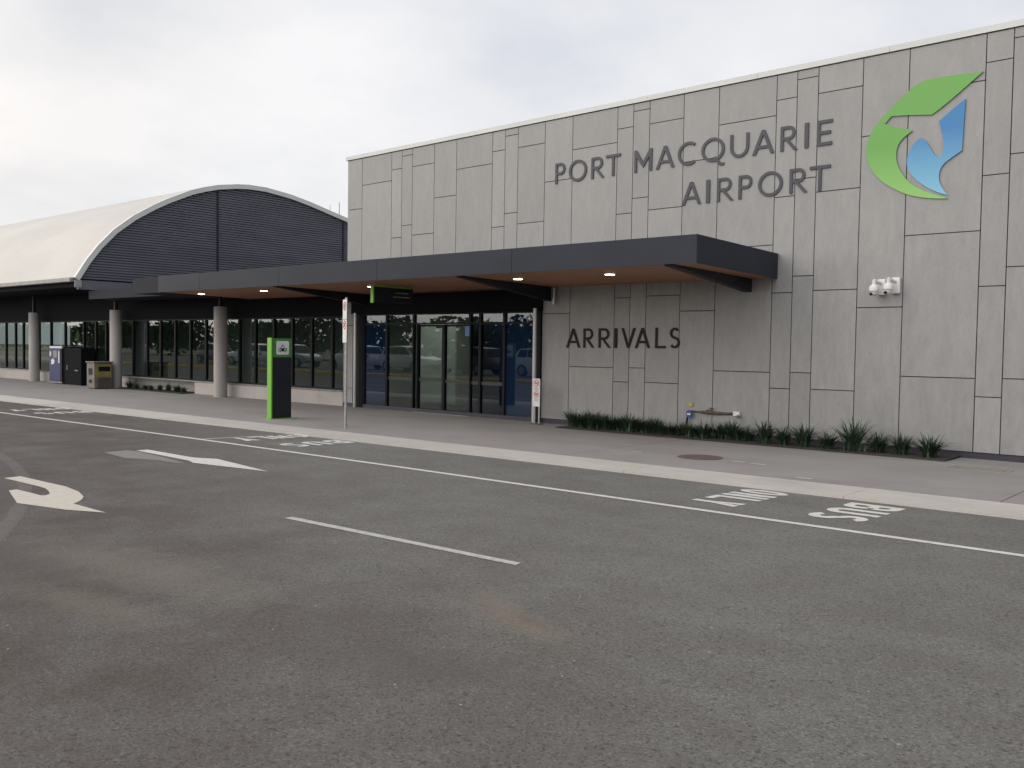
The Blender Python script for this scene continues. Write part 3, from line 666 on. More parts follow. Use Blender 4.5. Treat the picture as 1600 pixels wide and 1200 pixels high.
mb = MB(); mb.box(CX0+.031,CX1-.031,CY+.005+.026,yf-.003,3.30,3.34); ch(mb.build('roof', M['dark'], cv))
mb = MB(); mb.hexa([(CX0+.031,CY+.031,3.012),(CX1-.031,CY+.031,3.012),(CX1-.031,yf-.004,2.957),(CX0+.031,yf-.004,2.957),(CX0+.031,CY+.031,3.032),(CX1-.031,CY+.031,3.032),(CX1-.031,yf-.004,2.977),(CX0+.031,yf-.004,2.977)])
ch(mb.build('soffit', M['soffit'], cv))
for x, d in ((-18.45,.27),(-12.42,.30),(-7.78,.24)):
    mb = MB(); a = .075; y0 = CY+.10
    mb.hexa([(x-a,y0,2.985),(x+a,y0,2.985),(x+a,yf-.006,2.957-d),(x-a,yf-.006,2.957-d),(x-a,y0,3.009),(x+a,y0,3.009),(x+a,yf-.006,2.954),(x-a,yf-.006,2.954)])
    ch(mb.build('bracket', M['dark'], cv))
for x, y in ((-23.0,13.5),(-20.05,13.5),(-16.16,13.72),(-11.72,13.64),(-9.54,13.62)):
    z = zc(y,3.011)
    mb = MB(); mb.cyl((x,y,z-.004),(x,y,z-.012),.105,24); o = ch(mb.build('downlight', M['white'], cv))
    mb = MB(); mb.cyl((x,y,z-.0125),(x,y,z-.018),.088,24); mb.build('lamp', M['downlight'], o)

# hanging sign under the canopy
hs = empty('hanging_sign', (-15.5,13.2,0)); tag(hs, 'dark hanging direction sign with a green edge below the canopy soffit', 'sign')
mb = MB(); mb.box(-.04,.04,0,1.15,2.60,2.93); mb.build('panel', M['dark'], hs)
mb = MB(); mb.box(-.045,.045,-.03,-.002,2.58,2.96); mb.box(-.045,.045,-.002,1.15,2.932,2.96); mb.build('green_edge', M['green'], hs)
mb = MB(); 
for k, (a, b) in enumerate(((.62,1.0),(.55,1.05))): mb.box(.041,.044,a,b,2.81-k*.09,2.835-k*.09)
mb.build('lettering', M['sill'], hs)
for y in (.3,.9):
    mb = MB(); mb.cyl((0,y,2.96),(0,y,3.0),.012,8); mb.build('hanger', M['steel'], hs)

# ================================================================== VAULTED TERMINAL
vt = empty('vaulted_terminal', (-30,W,0)); tag(vt, 'terminal hall with a cream barrel roof, dark louvred gable and a long strip of windows', 'building')
XG = -30.8
outer = [(13.50,3.74),(13.87,4.34),(14.27,4.87),(14.79,5.43),(15.49,5.99),(16.25,6.46),(16.75,6.73),(17.62,7.14),(18.16,7.33),(18.73,7.49),(19.53,7.63),(19.99,7.68),(20.80,7.69),(21.97,7.57),(22.94,7.39),(23.85,7.18),(24.84,6.96),(26.5,6.55),(28.5,5.9),(30,5.2),(31,4.4),(31.4,3.7)]
off_ = []
for i, (a, b) in enumerate(outer):
    p0 = outer[max(0,i-1)]; p1 = outer[min(len(outer)-1,i+1)]; dx, dy = p1[0]-p0[0], p1[1]-p0[1]; l = math.hypot(dx,dy)
    off_.append((a+dy/l*.17, b-dx/l*.17))
inner = off_
mb = MB(); XE = -78; 
for (a, b), (c, d) in zip(outer, outer[1:]): mb.face([(XG-.10,a,b),(XG-.10,c,d),(XE,c,d),(XE,a,b)])
x = XG-1.0
while x > XE:                      # standing seams across the vault
    for (a, b), (c, d) in zip(outer, outer[1:]):
        l = math.hypot(c-a,d-b); nx, nz = -(d-b)/l*.004, (c-a)/l*.004
        mb.face([(x,a,b),(x,c,d),(x-.02,c+nx,d+nz),(x-.02,a+nx,b+nz)]); mb.face([(x-.02,a+nx,b+nz),(x-.02,c+nx,d+nz),(x-.04,c,d),(x-.04,a,b)])
    x -= .76
ch(mb.build('roof', M['roofw'], vt, fix=False))
mb = MB()
for i in range(len(outer)-1):
    o0, o1, i0, i1 = outer[i], outer[i+1], inner[i], inner[i+1]
    mb.hexa([(XG-.10,*i0),(XG+.04,*i0),(XG+.04,*i1),(XG-.10,*i1),(XG-.10,*o0),(XG+.04,*o0),(XG+.04,*o1),(XG-.10,*o1)])
ch(mb.build('barge_board', M['barge'], vt, smooth=True))
# gable: dark sheet + horizontal louvre blades
zi = lambda z, side: None
def yl(z):
    L = inner[:13]
    for (a, b), (c, d) in zip(L, L[1:]):
        if b <= z <= d: return a+(c-a)*(z-b)/(d-b)
    return L[0][0] if z < L[0][1] else None
def yr(z):
    L = inner[12:]
    for (a, b), (c, d) in zip(L, L[1:]):
        if d <= z <= b: return a+(c-a)*(z-b)/(d-b)
    return L[-1][0] if z < L[-1][1] else None
mb = MB(); mb.face([(XG-.13,y,z) for y, z in [(inner[0][0],3.4)]+inner+[(inner[-1][0],3.4)]])
ch(mb.build('gable_wall', M['dark'], vt, fix=False))
mb = MB(); z = 3.72
while z < 7.47:
    a, b = yl(z+.05), yr(z+.05)
    if a and b and b > a:
        mb.hexa([(XG-.115,a,z+.045),(XG-.05,a,z),(XG-.05,b,z),(XG-.115,b,z+.045),(XG-.115,a,z+.095),(XG-.05,a,z+.052),(XG-.05,b,z+.052),(XG-.115,b,z+.095)])
    z += .088
ch(mb.build('louvres', M['louvre'], vt))
for y in (18.76,24.62):
    mb = MB(); mb.box(XG-.045,XG-.02,y-.03,y+.03,3.67,(7.30 if y < 20 else 6.80)); ch(mb.build('louvre_joint', M['dark'], vt))
mb = MB(); mb.box(XG-.12,XG-.02,13.62,W+.9,3.36,3.665); ch(mb.build('gable_beam', M['louvre'], vt))
mb = MB(); mb.box(XG-.018,XG+.03,13.50,13.72,3.42,3.66); ch(mb.build('barge_end', M['gutter'], vt))
mb = MB(); mb.box(XE,XG-.15,13.40,13.56,3.60,3.745); ch(mb.build('gutter', M['gutter'], vt, bevel=.02))
mb = MB(); mb.box(XE,XG-.16,13.58,W,3.44,3.50); mb.box(XE,XG-.16,13.58,13.62,3.50,3.70); ch(mb.build('eave_soffit', M['pitch'], vt))
mb = MB(); mb.box(XE,-19.34,W+.001,W+.2,2.41,3.46); mb.box(XG-.14,-19.25,W+.21,W+10,3.3,3.36); mb.box(XG-.1,-19.3,W+.02,W+.18,3.462,3.52)
ch(mb.build('bulkhead', M['pitch'], vt))
mb = MB(); mb.box(XG+.03,-25.21,13.95,W-.01,3.04,3.32); mb.box(-25.2,-23.72,12.66,W-.01,3.0,3.43); ch(mb.build('link_roof_fascia_shade', M['linkd'], vt))  # front box extends the canopy fascia, its shading painted in as dark navy
for x in (-24.68,-31.30,-38.1,-45.0):
    c_ = MB(); c_.lathe((x,15.12,GP-.01), [(.197,0),(.197,2.70),(.19,2.71)], 32); col_ = ch(c_.build('column', M['col'], vt, smooth=True))
    s_ = MB(); top = 3.04 if x > -32 else 3.44
    s_.box(x-.05,x+.05,15.07,15.17,2.70,top); s_.box(x-.11,x+.11,15.01,15.23,2.702,2.73); s_.build('stub_post', M['dark'], col_)
# dado wall and windows
mb = MB()
for a, b in ((-26.75,-24.9),(-24.9,-23.4),(-23.4,-21.9),(-21.9,-20.4),(-20.4,-19.345)): mb.box(a+.004,b-.004,W-.03,W+.2,GP-.01,.395)
for a in range(9): mb.box(-26.76-2.2*(a+1)+.004,-26.76-2.2*a-.004,W+.0 if a > 1 else W+.30,W+.5,GP-.01,.41)
ch(mb.build('dado_wall', M['dado'], vt))
mb = MB(); mb.box(-26.75,-19.345,W-.05,W+.1,.41,.445); mb.box(-26.75,-19.345,W-.02,W+.1,.396,.409); mb.box(-48,-26.76,W-.02,W+.1,.412,.45)
ch(mb.build('window_sill', M['sill'], vt))
mull = [-48,-47,-46,-45,-44,-43,-42,-41,-40.2,-39.4,-38.66,-37.52,-36.25,-34.66,-33.67,-32.87,-31.9,-30.87,-29.89,-28.98,-28.03,-27.1,-26.17,-25.2,-24.31,-23.47,-22.54,-21.66,-20.77,-19.87,-19.34]
for a, b in zip(mull, mull[1:]):
    pane(a, b, .455, 2.405, 'glass', vt, fw=.040, y=W+.03)
# louvre roof aerial
ae = empty('roof_aerial', (-32.5,25.3,6.75)); tag(ae, 'thin metal roof aerial beside the left corner of the grey panelled block', 'aerial')
mb = MB(); mb.cyl((0,.42,-.1),(0,.42,1.15),.018,8); mb.cyl((0,-.12,.60),(0,.60,.52),.014,6); mb.build('mast', M['galv'], ae)
mb = MB(); mb.cyl((0,-.08,.15),(0,-.08,.98),.012,6); mb.build('rod', M['galv'], ae)

# ================================================================== STREET OBJECTS
# taxi totem
tt = empty('taxi_totem', (-16.9,11.52,GP)); tag(tt, 'dark blade totem with a lime green edge and a green taxi symbol panel', 'sign totem')
mb = MB(); mb.box(-.06,.06,.035,.53,.012,1.735); mb.build('body', M['dark'], tt, bevel=.004)
mb = MB(); mb.box(-.075,.075,-.0,.033,.012,1.745); mb.build('green_edge', M['green'], tt, bevel=.004)
mb = MB(); mb.box(-.10,.16,-.06,.60,0,.010); mb.build('base_plate', M['green'], tt)
mb = MB(); mb.box(.061,.066,.055,.53,1.33,1.735); mb.build('symbol_panel', M['dgreen'], tt)
rr = lambda y0,y1,z0,z1,r: arc(y1-r,z1-r,r,r,0,90,5)+arc(y0+r,z1-r,r,r,90,180,5)+arc(y0+r,z0+r,r,r,180,270,5)+arc(y1-r,z0+r,r,r,270,360,5)
mb = MB(); mb.prism_x(rr(.135,.455,1.385,1.68,.03), .0665, .069); sq = mb.build('symbol_square', M['white'], tt)
def yz(poly, x0, x1, m, par): mb = MB(); mb.prism_x(poly, x0, x1); return mb.build('taxi_symbol', M[m], par)
cy_ = .295
yz(rr(cy_-.075,cy_+.075,1.455,1.520,.018), .0692,.0705, 'letterd', sq)
yz([(cy_-.062,1.521),(cy_+.062,1.521),(cy_+.042,1.566),(cy_-.042,1.566)], .0692,.0705, 'letterd', sq)
yz([(cy_-.048,1.527),(cy_+.048,1.527),(cy_+.034,1.558),(cy_-.034,1.558)], .0706,.0712, 'white', sq)
for s_ in (-1,1):
    yz(rr(cy_+s_*.05-.015,cy_+s_*.05+.015,1.475,1.500,.008), .0706,.0712, 'white', sq)
    yz([(cy_+s_*.068-.012,1.437),(cy_+s_*.068+.012,1.437),(cy_+s_*.068+.012,1.4545),(cy_+s_*.068-.012,1.4545)], .0692,.0705, 'letterd', sq)
    yz([(cy_+s_*.105-.008,1.45),(cy_+s_*.105+.008,1.45),(cy_+s_*.095+.008,1.53),(cy_+s_*.095-.008,1.53)], .0692,.0705, 'letterd', sq)
yz([(cy_-.03,1.58),(cy_+.03,1.58),(cy_+.02,1.60),(cy_-.02,1.60)], .0692,.0705, 'letterd', sq)

def ring(par, c, r, axis_u, nrm, w=.2, m='red', slash=True):
    """prohibition ring lying on a panel (u horizontal, z up), proud along nrm"""
    u = Vector(axis_u); n_ = Vector(nrm); c = Vector(c)
    f = lambda a, b: c+u*a+Vector((0,0,b))
    flat_shape('prohibition_ring', [arc(0,0,r,r,0,360,28)[:-1], arc(0,0,r*(1-w),r*(1-w),360,0,28)[:-1]], f, n_, M[m], par, .001)
    if slash:
        k = r*.72; d = r*.09
        flat_shape('slash', [[(-k-d,k-d),(-k+d,k+d),(k+d,-k+d),(k-d,-k-d)]], lambda a, b: f(a*.9,b*.9)+n_*.0015, n_, M[m], par, .001)

# bus stop pole: plates turned almost edge-on
bp = empty('bus_stop_sign', (-14.1,11.35,GP)); tag(bp, 'slim grey pole with narrow white and red parking plates standing near the kerb', 'sign post')
mb = MB(); mb.cyl((0,0,0),(.0,0,2.52),.026,16); mb.cyl((0,0,2.52),(0,0,2.53),.028,16); mb.build('pole', M['galv'], bp, smooth=True)
vd = math.atan2(11.35,-14.1)                       # direction of sight to the pole
ang = vd+math.radians(19)
u = Vector((math.cos(ang), math.sin(ang), 0)); nrm = Vector((u.y,-u.x,0))
if nrm.dot(Vector((14.1,-11.35,0))) < 0: nrm = -nrm
def plate(z0, z1, name='plate', w=.225):
    a = -u*w*.5; b = u*w*.5; o_ = nrm*.030
    vs = [a+o_, b+o_, b+o_+nrm*.004, a+o_+nrm*.004]
    mb = MB(); mb.hexa([(p.x,p.y,z0) for p in vs]+[(p.x,p.y,z1) for p in vs]); return mb.build(name, M['white'], bp)
for z0, z1 in ((1.66,2.10),(2.11,2.49)):
    p_ = plate(z0, z1)
    rc = nrm*.0345+Vector((0,0,z1-.13 if z0 > 2 else z1-.10))
    ring(p_, rc, .085, u, nrm, .26)
    t_ = Matrix.Translation(rc+nrm*.001-Vector((0,0,.045)))@Matrix(((u.x,0,nrm.x,0),(u.y,0,nrm.y,0),(0,1,0,0),(0,0,0,1)))
    text_mesh('letter_p', 'P', .12, t_, M['letterd'], p_, .0005)
mb = MB(); mb.box(-.11,-.07,.12,.13,2.28,2.44); 
mb2 = MB(); mb2.box(-.03,.03,.026,.05,2.2,2.3); mb2.build('clamp', M['galv'], bp)

# small prohibition sign on two short posts at the entrance corner
ps = empty('prohibition_sign', (-12.37,15.08,GP)); tag(ps, 'narrow white sign with two red prohibition rings on twin steel posts right of the entrance', 'sign')
mb = MB(); mb.box(-.13,.13,-.10,.10,0,.012); mb.build('base_plate', M['rust'], ps)
for s_ in (-1,1):
    mb = MB(); mb.cyl((s_*.062,0,.012),(s_*.062,0,.94),.021,14); mb.build('post', M['steel'], ps, smooth=True)
mb = MB(); mb.box(-.095,.095,-.030,-.024,.375,.965); pp = mb.build('panel', M['white'], ps, bevel=.001)
for zc_, in ((.865,),(.625,)):
    ring(pp, (0,-.0305,zc_), .070, (1,0,0), (0,-1,0), .18)
mb = MB(); mb.box(-.045,.03,-.0325,-.0305,.86,.872); mb.box(.033,.045,-.0325,-.0305,.86,.90); mb.build('cigarette_symbol', M['letterd'], pp)
mb = MB(); mb.box(-.035,.025,-.0325,-.0305,.615,.64); mb.box(.02,.045,-.0325,-.0305,.632,.655); mb.box(-.035,-.027,-.0325,-.0305,.59,.614); mb.box(.015,.023,-.0325,-.0305,.59,.614); mb.build('dog_symbol', M['letterd'], pp)
for zt, s_ in ((.755,'NO'),(.725,'SMOKING'),(.52,'NO'),(.49,'DOGS')):
    pass
mb = MB()
for zt in (.765,.742,.722,.525,.502): mb.box(-.055,.055,-.0315,-.0305,zt,zt+.010)
mb.build('small_print', M['sill'], pp)

# kiosk machines at the far left
vm = empty('vending_machine', (-35.55,14.86,GP)); tag(vm, 'blue fronted vending machine standing against the far windows', 'vending machine')
mb = MB(); mb.box(-.55,.55,.05,.60,.04,1.40); mb.build('cabinet', M['dark'], vm, bevel=.01)
mb = MB(); mb.box(-.54,.40,.0,.048,.09,1.33); fp = mb.build('front_panel', M['blue'], vm, bevel=.006)
mb = MB(); mb.box(-.50,.54,.0,.05,1.335,1.41); mb.build('top_strip', M['white'], vm)
mb = MB(); mb.box(-.50,.54,-.003,.05,.035,.085); mb.build('kick_strip', M['sill'], vm)
mb = MB(); mb.box(.26,.36,-.006,-.001,.78,1.22); mb.prism_y([(-.35,.72),(-.12,.74),(-.05,.86),(-.20,.95),(-.36,.88)], -.006, -.001); mb.prism_y([(-.50,1.05),(-.38,1.02),(-.34,1.16),(-.46,1.24)], -.006,-.001)
mb.build('printed_graphic', M['white'], fp)
mb = MB(); mb.box(-.18,.14,-.006,-.001,.98,1.24); mb.build('display_window', M['sill'], fp)
mb = MB(); mb.box(.42,.54,0,.049,.09,1.33); mb.build('side_panel', M['letterd'], vm)
dk = empty('payment_machine', (-34.2,14.92,GP)); tag(dk, 'plain black payment machine right of the blue vending machine', 'machine')
mb = MB(); mb.box(-.74,.66,0,.5,.03,1.36); mb.build('cabinet', M['pitch'], dk, bevel=.015)
mb = MB(); mb.box(-.70,.60,.02,.48,0,.03); mb.build('plinth', M['black'], dk)
mb = MB(); mb.box(.15,.40,-.006,-.001,.52,.56); mb.box(-.5,-.46,-.012,-.001,.55,.72); mb.build('slot', M['sill'], dk)
bn = empty('litter_bin', (-31.25,14.22,GP)); tag(bn, 'beige double litter bin with yellow panels beside the second column from the left', 'litter bin')
mb = MB(); mb.box(-.30,.28,0,.62,.02,.88); mb.build('body', M['beige'], bn, bevel=.02)
mb = MB(); mb.box(-.33,.31,-.03,.65,.882,.93); mb.build('lid', M['beige'], bn, bevel=.015)
mb = MB(); mb.box(.281,.290,.04,.58,.40,.84); yp = mb.build('yellow_panel', M['byellow'], bn)
mb = MB(); mb.box(.2905,.294,.14,.54,.60,.76); mb.build('chute_opening', M['black'], yp)
mb = MB(); mb.box(.281,.290,.12,.58,.04,.38); mb.build('door', noisy('bin_door_brown', (0.09,0.07,0.06), (0.13,0.10,0.09), 5), bn)
mb = MB(); mb.box(-.14,.14,-.008,-.001,.48,.70); mb.box(-.12,.10,-.008,-.001,.20,.32); mb.build('symbol', M['letterd'], bn)

# cupboard inside the entrance
cb = empty('storage_cupboard', (-18.05,18.1,.042)); tag(cb, 'pale double-door cupboard seen through the entrance glass', 'cupboard')
mb = MB(); mb.box(-1.15,.30,.03,.7,0,2.25); mb.build('carcass', M['cabinet'], cb)
for a, b, h in ((-1.13,-.02,-.10),(0.0,.28,.08)):
    mb = MB(); mb.box(a,b,0,.028,.03,2.22); d = mb.build('door', M['cabinet'], cb)
    mb = MB(); mb.box(h-.05,h+.05,-.03,-.001,.95,.985); mb.build('handle', M['steel'], d)

# ================================================================== PLANTS
def tuft(seed, h, nb=130, spread=.25):
    rnd = random.Random(seed); mb = MB()
    for i in range(nb):
        a = rnd.uniform(0,2*PI); L = h*rnd.uniform(.55,1.15); lean = rnd.uniform(.08,.95)*spread*L/h*1.9; w_ = rnd.uniform(.007,.014)
        bx, by = rnd.gauss(0,.035), rnd.gauss(0,.03); dx, dy = math.cos(a), math.sin(a); px, py = -dy, dx
        pts = []
        for k in range(5):
            t = k/4; r = lean*t**1.7; z = L*(t-.38*(lean/(h*1.3))*t**3)
            ww = w_*(1-t**2*.95)
            c = (bx+dx*r, by+dy*r, z)
            pts.append(((c[0]-px*ww,c[1]-py*ww,c[2]),(c[0]+px*ww,c[1]+py*ww,c[2])))
        vs = [q for p in pts for q in p]
        mb.mesh(vs, [(2*k,2*k+1,2*k+3,2*k+2) for k in range(4)])
    return mb
protos = [tuft(s, h).build('strap_leaf_plant', M['blade'], fix=False) for s, h in ((1,.38),(2,.33),(3,.43),(4,.36))]
ordn = ['rightmost','second','third','fourth','fifth','sixth','seventh','eighth','ninth','tenth','eleventh','twelfth','thirteenth','fourteenth','fifteenth','sixteenth','seventeenth','eighteenth','nineteenth','twentieth','twenty-first','twenty-second','twenty-third']
ordn += ['twenty-fourth','twenty-fifth','twenty-sixth','twenty-seventh','twenty-eighth','twenty-ninth','thirtieth','thirty-first','thirty-second','thirty-third','thirty-fourth','thirty-fifth','thirty-sixth','thirty-seventh','thirty-eighth','thirty-ninth','fortieth','forty-first','forty-second','forty-third']
tx = [-4.42,-4.85,-5.20,-5.58,-6.00,-6.42,-6.80,-7.12,-7.50,-7.85,-8.28,-8.62,-9.02,-9.35,-9.62,-9.92,-10.20,-10.48,-10.75,-10.95,-11.18,-11.38]
sc = [1.0,.84,.88,1.08,.84,.96,.84,.88,.80,.92,.88,.72,.68,.80,.76,.92,.82,.80,.92,.92,.78,.86]
tx += [-7.68,-8.06,-8.44,-8.82,-9.20,-9.48,-9.78,-10.06,-10.34,-10.62,-10.86,-11.06]
sc += [.6,.66,.6,.58,.6,.66,.7,.62,.66,.7,.64,.68]
zz_ = sorted(zip(tx, sc), reverse=True); tx = [a for a, b in zz_]; sc = [b for a, b in zz_]
used = set()
for i, (x, s_) in enumerate(zip(tx, sc)):
    k = (i*3+1) % 4
    o = protos[k] if k not in used else protos[k].copy()
    if k in used: COL.objects.link(o)
    used.add(k)
    o.location = (x, 14.98+random.uniform(-.10,.08), GP+.01); o.rotation_euler = (0,0,random.uniform(0,6.28)); o.scale = (s_*1.35,s_*1.35,s_*1.18)
    lab = ('rightmost dark green strap-leaf clump at the end of the wall bed' if i == 0 else ordn[i]+' dark green strap-leaf clump from the right end of the wall bed')
    if i == len(tx)-1: lab = 'leftmost dark green strap-leaf clump in the wall bed, nearest the entrance'
    tag(o, lab, 'plant', 'strap-leaf plants in the bed along the panelled wall')
for i, x in enumerate([-27.05,-27.5,-28.1,-28.6,-29.05,-29.6,-30.1,-30.6]):
    o = protos[i % 4].copy(); COL.objects.link(o); o.location = (x,15.25+random.uniform(-.05,.1),GP+.01); o.rotation_euler = (0,0,random.uniform(0,6.28)); s_ = random.uniform(.55,.9); o.scale = (s_*1.2,s_*1.2,s_)
    tag(o, ('rightmost' if i == 0 else ordn[i])+' low shadowed clump from the right in the bed under the terminal windows', 'plant', 'low plants in the bed under the windows')

# ================================================================== ACROSS THE ROAD (seen mirrored in the glass)
mb = MB(); x = -92
while x < -8:
    mb.hexa([(x+.01,-1.25,-.05),(x+2.39,-1.25,-.05),(x+2.39,-.85,-.05),(x+.01,-.85,-.05),(x+.01,-1.23,.17),(x+2.39,-1.23,.17),(x+2.39,-.89,.17),(x+.01,-.89,.17)]); x += 2.4
tag(mb.build('island_kerb', noisy('yellow_kerb_paint', (0.55,0.36,0.04), (0.66,0.46,0.08), 4, 0.7)), kind='structure')
def car(paint):
    r = empty('parked_car', (0,0,0))
    pm = mat('car_paint', paint, 0.25); pm.node_tree.nodes['Principled BSDF'].inputs['Coat Weight'].default_value = .6
    # body: lofted stations (x, z_low, z_belt, halfwidth)
    S = [(-2.25,.45,.92,.70),(-2.15,.32,1.02,.84),(-1.5,.28,1.06,.90),(0,.26,1.04,.91),(1.0,.27,1.02,.90),(1.25,.28,1.00,.89),(1.9,.34,.90,.84),(2.22,.40,.78,.72),(2.30,.48,.66,.60)]
    def loft(st):
        vs, fs = [], []
        for (x, zl, zb, w_) in st:
            vs += [(x,-w_*.94,zl),(x,-w_,(zl+zb)/2),(x,-w_*.95,zb-.04),(x,-w_*.86,zb),(x,w_*.86,zb),(x,w_*.95,zb-.04),(x,w_,(zl+zb)/2),(x,w_*.94,zl)]
        for k in range(len(st)-1):
            for i in range(8): j = (i+1) % 8; fs.append((k*8+i,k*8+j,k*8+8+j,k*8+8+i))
        fs += [tuple(range(8)), tuple(range(len(st)*8-1,len(st)*8-9,-1))]
        return vs, fs
    mb = MB(); mb.mesh(*loft(S)); mb.build('body', pm, r, smooth=True)
    mb = MB()
    cab = [(-2.12,1.03,.78),(-1.75,1.58,.66),(-.6,1.66,.66),(.35,1.60,.64),(1.12,1.03,.76)]
    vs = []; 
    for (x, z, w_) in cab: vs += [(x,-w_,z),(x,w_,z)]
    mb.mesh(vs, [(0,1,3,2),(2,3,5,4),(4,5,7,6),(6,7,9,8),(0,2,4,6,8),(1,9,7,5,3),(0,8,9,1)]); mb.build('cabin', pm, r, smooth=True)
    gl = M['black']
    def side(q, s_):
        out = []
        for x, z in q: w_ = .775-(z-1.03)*.20; out.append((x,s_*(w_+.012),z))
        return out
    for s_ in (-1,1):
        for q in ([(-1.88,1.10),(-1.15,1.10),(-1.15,1.53),(-1.70,1.52)],[(-1.08,1.10),(-.22,1.10),(-.22,1.55),(-1.08,1.54)],[(-.15,1.10),(.88,1.10),(.36,1.52),(-.15,1.55)]):
            a = side(q, s_); b = [(x,y-s_*.03,z) for x, y, z in a]; mb = MB(); mb.hexa(a+b); mb.build('window', gl, r)
    for x0, z0, x1, z1, w_ in ((1.06,1.09,.44,1.55,.60),(-2.10,1.12,-1.82,1.52,.58)):
        d = .015 if x0 > 0 else -.015
        mb = MB(); mb.hexa([(x0+d,-w_-.08,z0),(x0+d,w_+.08,z0),(x1+d,w_,z1),(x1+d,-w_,z1),(x0+2*d,-w_-.08,z0+.01),(x0+2*d,w_+.08,z0+.01),(x1+2*d,w_,z1+.01),(x1+2*d,-w_,z1+.01)]); mb.build('windscreen', gl, r)
    for x in (-1.38,1.42):
        for s_ in (-1,1):
            mb = MB(); mb.cyl((x,s_*.72,.34),(x,s_*.925,.34),.34,24); wh = mb.build('wheel', M['letterd'], r, smooth=True)
            mb = MB(); mb.cyl((x,s_*.926,.34),(x,s_*.935,.34),.21,16); mb.build('rim', M['galv'], wh)
    for s_ in (-1,1):
        mb = MB(); mb.box(2.02,2.24,s_*.62-.14,s_*.62+.14,.68,.80); mb.build('headlight', M['white'], r, bevel=.02)
        mb = MB(); mb.box(-2.24,-2.10,s_*.68-.12,s_*.68+.12,.80,1.0); mb.build('tail_light', M['red'], r, bevel=.02)
    return r
whites = car((0.72,0.73,0.74)); silver = car((0.32,0.34,0.36)); darkc = car((0.03,0.035,0.045))
def place(proto, first, x, y, rz, lab):
    o = proto if first else copy_tree(proto); o.location = (x,y,0); o.rotation_euler = (0,0,rz)
    tag(o, lab, 'car', 'cars parked across the road, mirrored in the glass')
plan = [(whites,-21.5,.05),(silver,-27.2,PI+.04),(whites,-33.0,.0),(darkc,-38.6,PI),(whites,-44.4,.06),(whites,-50.3,PI+.05),(silver,-56.4,0),(whites,-62.5,PI),(darkc,-68.0,.1)]
seen = set(); names = {id(whites):'white',id(silver):'silver',id(darkc):'black'}
for i, (p, x, rz) in enumerate(plan):
    f = id(p) not in seen; seen.add(id(p))
    place(p, f, x, -9.6-.35*(i % 3), rz, '%s car parked across the road, %s from the right in the glass reflections' % (names[id(p)], ordn[i] if i else 'first'))
# pedestrian crossing sign posts across the road
def crossing(x, lab):
    r = empty('crossing_sign', (x,-1.9,0)); tag(r, lab, 'sign', 'pedestrian crossing signs across the road')
    mb = MB(); mb.cyl((0,0,0),(0,0,2.35),.03,12); mb.build('post', M['galv'], r, smooth=True)
    mb = MB(); mb.cyl((0,.035,2.05),(0,.045,2.05),.30,32); d = mb.build('disc', M['yg'], r)
    mb = MB(); mb.prism_y([(-.20,1.86),(-.12,1.86),(.0,2.12),(.12,1.86),(.20,1.86),(.05,2.24),(-.05,2.24)], .046, .050); mb.build('legs_symbol', M['letterd'], d)
crossing(-50.5, 'round yellow crossing sign mirrored in the window right of the nearest column')
crossing(-74.7, 'round yellow crossing sign mirrored in the window behind the vending machine')
# tree line
rnd = random.Random(5); mb = MB()
for k in range(92):
    cx = -262+k*3.2+rnd.uniform(-1,1); cyy = -34+rnd.uniform(-4,4); R_ = rnd.uniform(2.0,3.2); hz = rnd.uniform(3.6,5.0)
    for i in range(480):
        a = rnd.uniform(0,2*PI); ph = math.acos(rnd.uniform(-1,1)); rr_ = R_*rnd.uniform(.55,1.05)
        c = Vector((cx+rr_*math.sin(ph)*math.cos(a), cyy+rr_*math.sin(ph)*math.sin(a), max(.1,hz*.62+rr_*.75*math.cos(ph))))
        u_ = Vector((rnd.gauss(0,1),rnd.gauss(0,1),rnd.gauss(0,1))).normalized(); v_ = u_.orthogonal().normalized(); s_ = rnd.uniform(.26,.46)
        mb.face([c+u_*s_, c+v_*s_*.7, c-u_*s_, c-v_*s_*.7])
tag(mb.build('tree_belt', M['leaf'], fix=False), 'far belt of trees across the road mirrored in the glass', 'trees', kind='stuff')

# ================================================================== LIGHT, SKY, CAMERA
world = bpy.data.worlds.new('World'); scene.world = world; world.use_nodes = True
t = world.node_tree; t.nodes.clear()
class WN(N):
    def __init__(s, t): s.t = t; s.n = t.nodes; s.b = None
n = WN(t)
SE, SR = math.radians(36), math.radians(215)
sky = t.nodes.new('ShaderNodeTexSky'); sky.sky_type = 'NISHITA'; sky.sun_disc = False; sky.sun_elevation = SE; sky.sun_rotation = SR; sky.air_density = 1.5; sky.dust_density = 4
tc = t.nodes.new('ShaderNodeTexCoord'); sep = t.nodes.new('ShaderNodeSeparateXYZ'); t.links.new(tc.outputs['Generated'], sep.inputs[0])
up = n.math('MAXIMUM', sep.outputs[2], 0.0)
# cloud deck: project direction on a plane
inv = n.math('DIVIDE', 1.0, n.math('ADD', up, 0.22))
cv_ = t.nodes.new('ShaderNodeCombineXYZ'); t.links.new(n.math('MULTIPLY', sep.outputs[0], inv), cv_.inputs[0]); t.links.new(n.math('MULTIPLY', sep.outputs[1], inv), cv_.inputs[1])
cl = n.noise(cv_.outputs[0], 1.5, 7, 0.52)
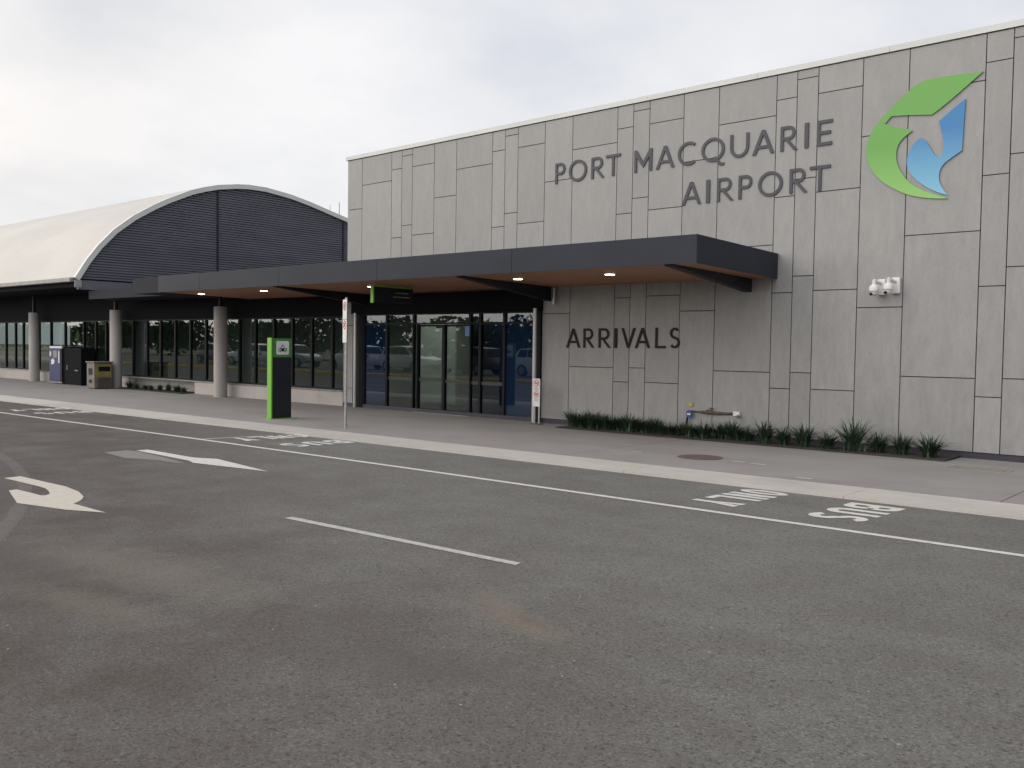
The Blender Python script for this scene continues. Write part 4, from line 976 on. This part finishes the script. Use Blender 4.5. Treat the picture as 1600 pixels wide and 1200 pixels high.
# bright, thin-cloud side towards -x; heavier blue-grey towards +x/+y
az = n.math('ADD', n.math('MULTIPLY', sep.outputs[0], -0.80), n.math('MULTIPLY', sep.outputs[1], 0.10))
g1 = n.math('ADD', n.math('MULTIPLY', az, 0.62), n.math('MULTIPLY', up, -0.85))
g1 = n.math('ADD', g1, n.math('MULTIPLY_ADD', cl, 1.6, -0.38))
cloud = n.ramp(g1, [(0.0, (0.60,0.635,0.715)), (0.28, (0.655,0.675,0.735)), (0.52, (0.76,0.77,0.80)), (0.85, (0.88,0.87,0.88))])
# unseen cloud deck behind the camera, on the sun's side, brightened to light walls
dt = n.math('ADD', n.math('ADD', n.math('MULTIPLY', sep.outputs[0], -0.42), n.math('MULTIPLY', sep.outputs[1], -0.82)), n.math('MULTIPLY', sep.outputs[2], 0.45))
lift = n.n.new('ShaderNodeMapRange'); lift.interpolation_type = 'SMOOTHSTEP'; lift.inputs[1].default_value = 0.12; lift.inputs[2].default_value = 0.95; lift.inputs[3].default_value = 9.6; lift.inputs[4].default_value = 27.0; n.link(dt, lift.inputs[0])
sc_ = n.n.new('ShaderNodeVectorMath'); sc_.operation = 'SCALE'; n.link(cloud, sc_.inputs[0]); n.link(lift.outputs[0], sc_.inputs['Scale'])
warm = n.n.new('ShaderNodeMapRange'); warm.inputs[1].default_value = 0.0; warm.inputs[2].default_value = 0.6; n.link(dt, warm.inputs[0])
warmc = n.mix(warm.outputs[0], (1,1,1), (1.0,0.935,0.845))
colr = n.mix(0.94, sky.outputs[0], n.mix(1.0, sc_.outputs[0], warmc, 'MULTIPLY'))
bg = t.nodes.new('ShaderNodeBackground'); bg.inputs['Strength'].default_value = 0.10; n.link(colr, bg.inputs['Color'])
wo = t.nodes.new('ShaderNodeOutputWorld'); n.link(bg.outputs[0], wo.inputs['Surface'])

sl = bpy.data.lights.new('sun', 'SUN'); sl.energy = 0.5; sl.angle = math.radians(40); sl.color = (1.0,0.93,0.84)
so = bpy.data.objects.new('sun', sl); COL.objects.link(so)
d = Vector((math.sin(SR)*math.cos(SE), math.cos(SR)*math.cos(SE), math.sin(SE)))
so.rotation_euler = d.to_track_quat('Z','Y').to_euler(); so.location = (0,-10,30)

cam = bpy.data.cameras.new('camera'); co = bpy.data.objects.new('camera', cam); COL.objects.link(co); scene.camera = co
Fp, Hc = 1440.0, 1.65
p = math.atan(57/Fp); r_ = .015; yaw = math.atan2(1660,1440)
fw = Vector((-math.cos(yaw),math.sin(yaw),0)); rt = Vector((math.sin(yaw),math.cos(yaw),0)); u0 = Vector((0,0,1))
f2 = fw*math.cos(p)-u0*math.sin(p); u2 = u0*math.cos(p)+fw*math.sin(p)
Rv = rt*math.cos(r_)+u2*math.sin(r_); Uv = u2*math.cos(r_)-rt*math.sin(r_)
co.matrix_world = Matrix(((Rv.x,Uv.x,-f2.x,0),(Rv.y,Uv.y,-f2.y,0),(Rv.z,Uv.z,-f2.z,Hc),(0,0,0,1)))
cam.sensor_width = 36; cam.lens = Fp/1600*36; cam.clip_start = .05; cam.clip_end = 2000
scene.view_settings.view_transform = 'Standard'; scene.view_settings.look = 'None'; scene.view_settings.gamma = 1; scene.view_settings.exposure = 0.22
scene.render.engine = 'CYCLES'
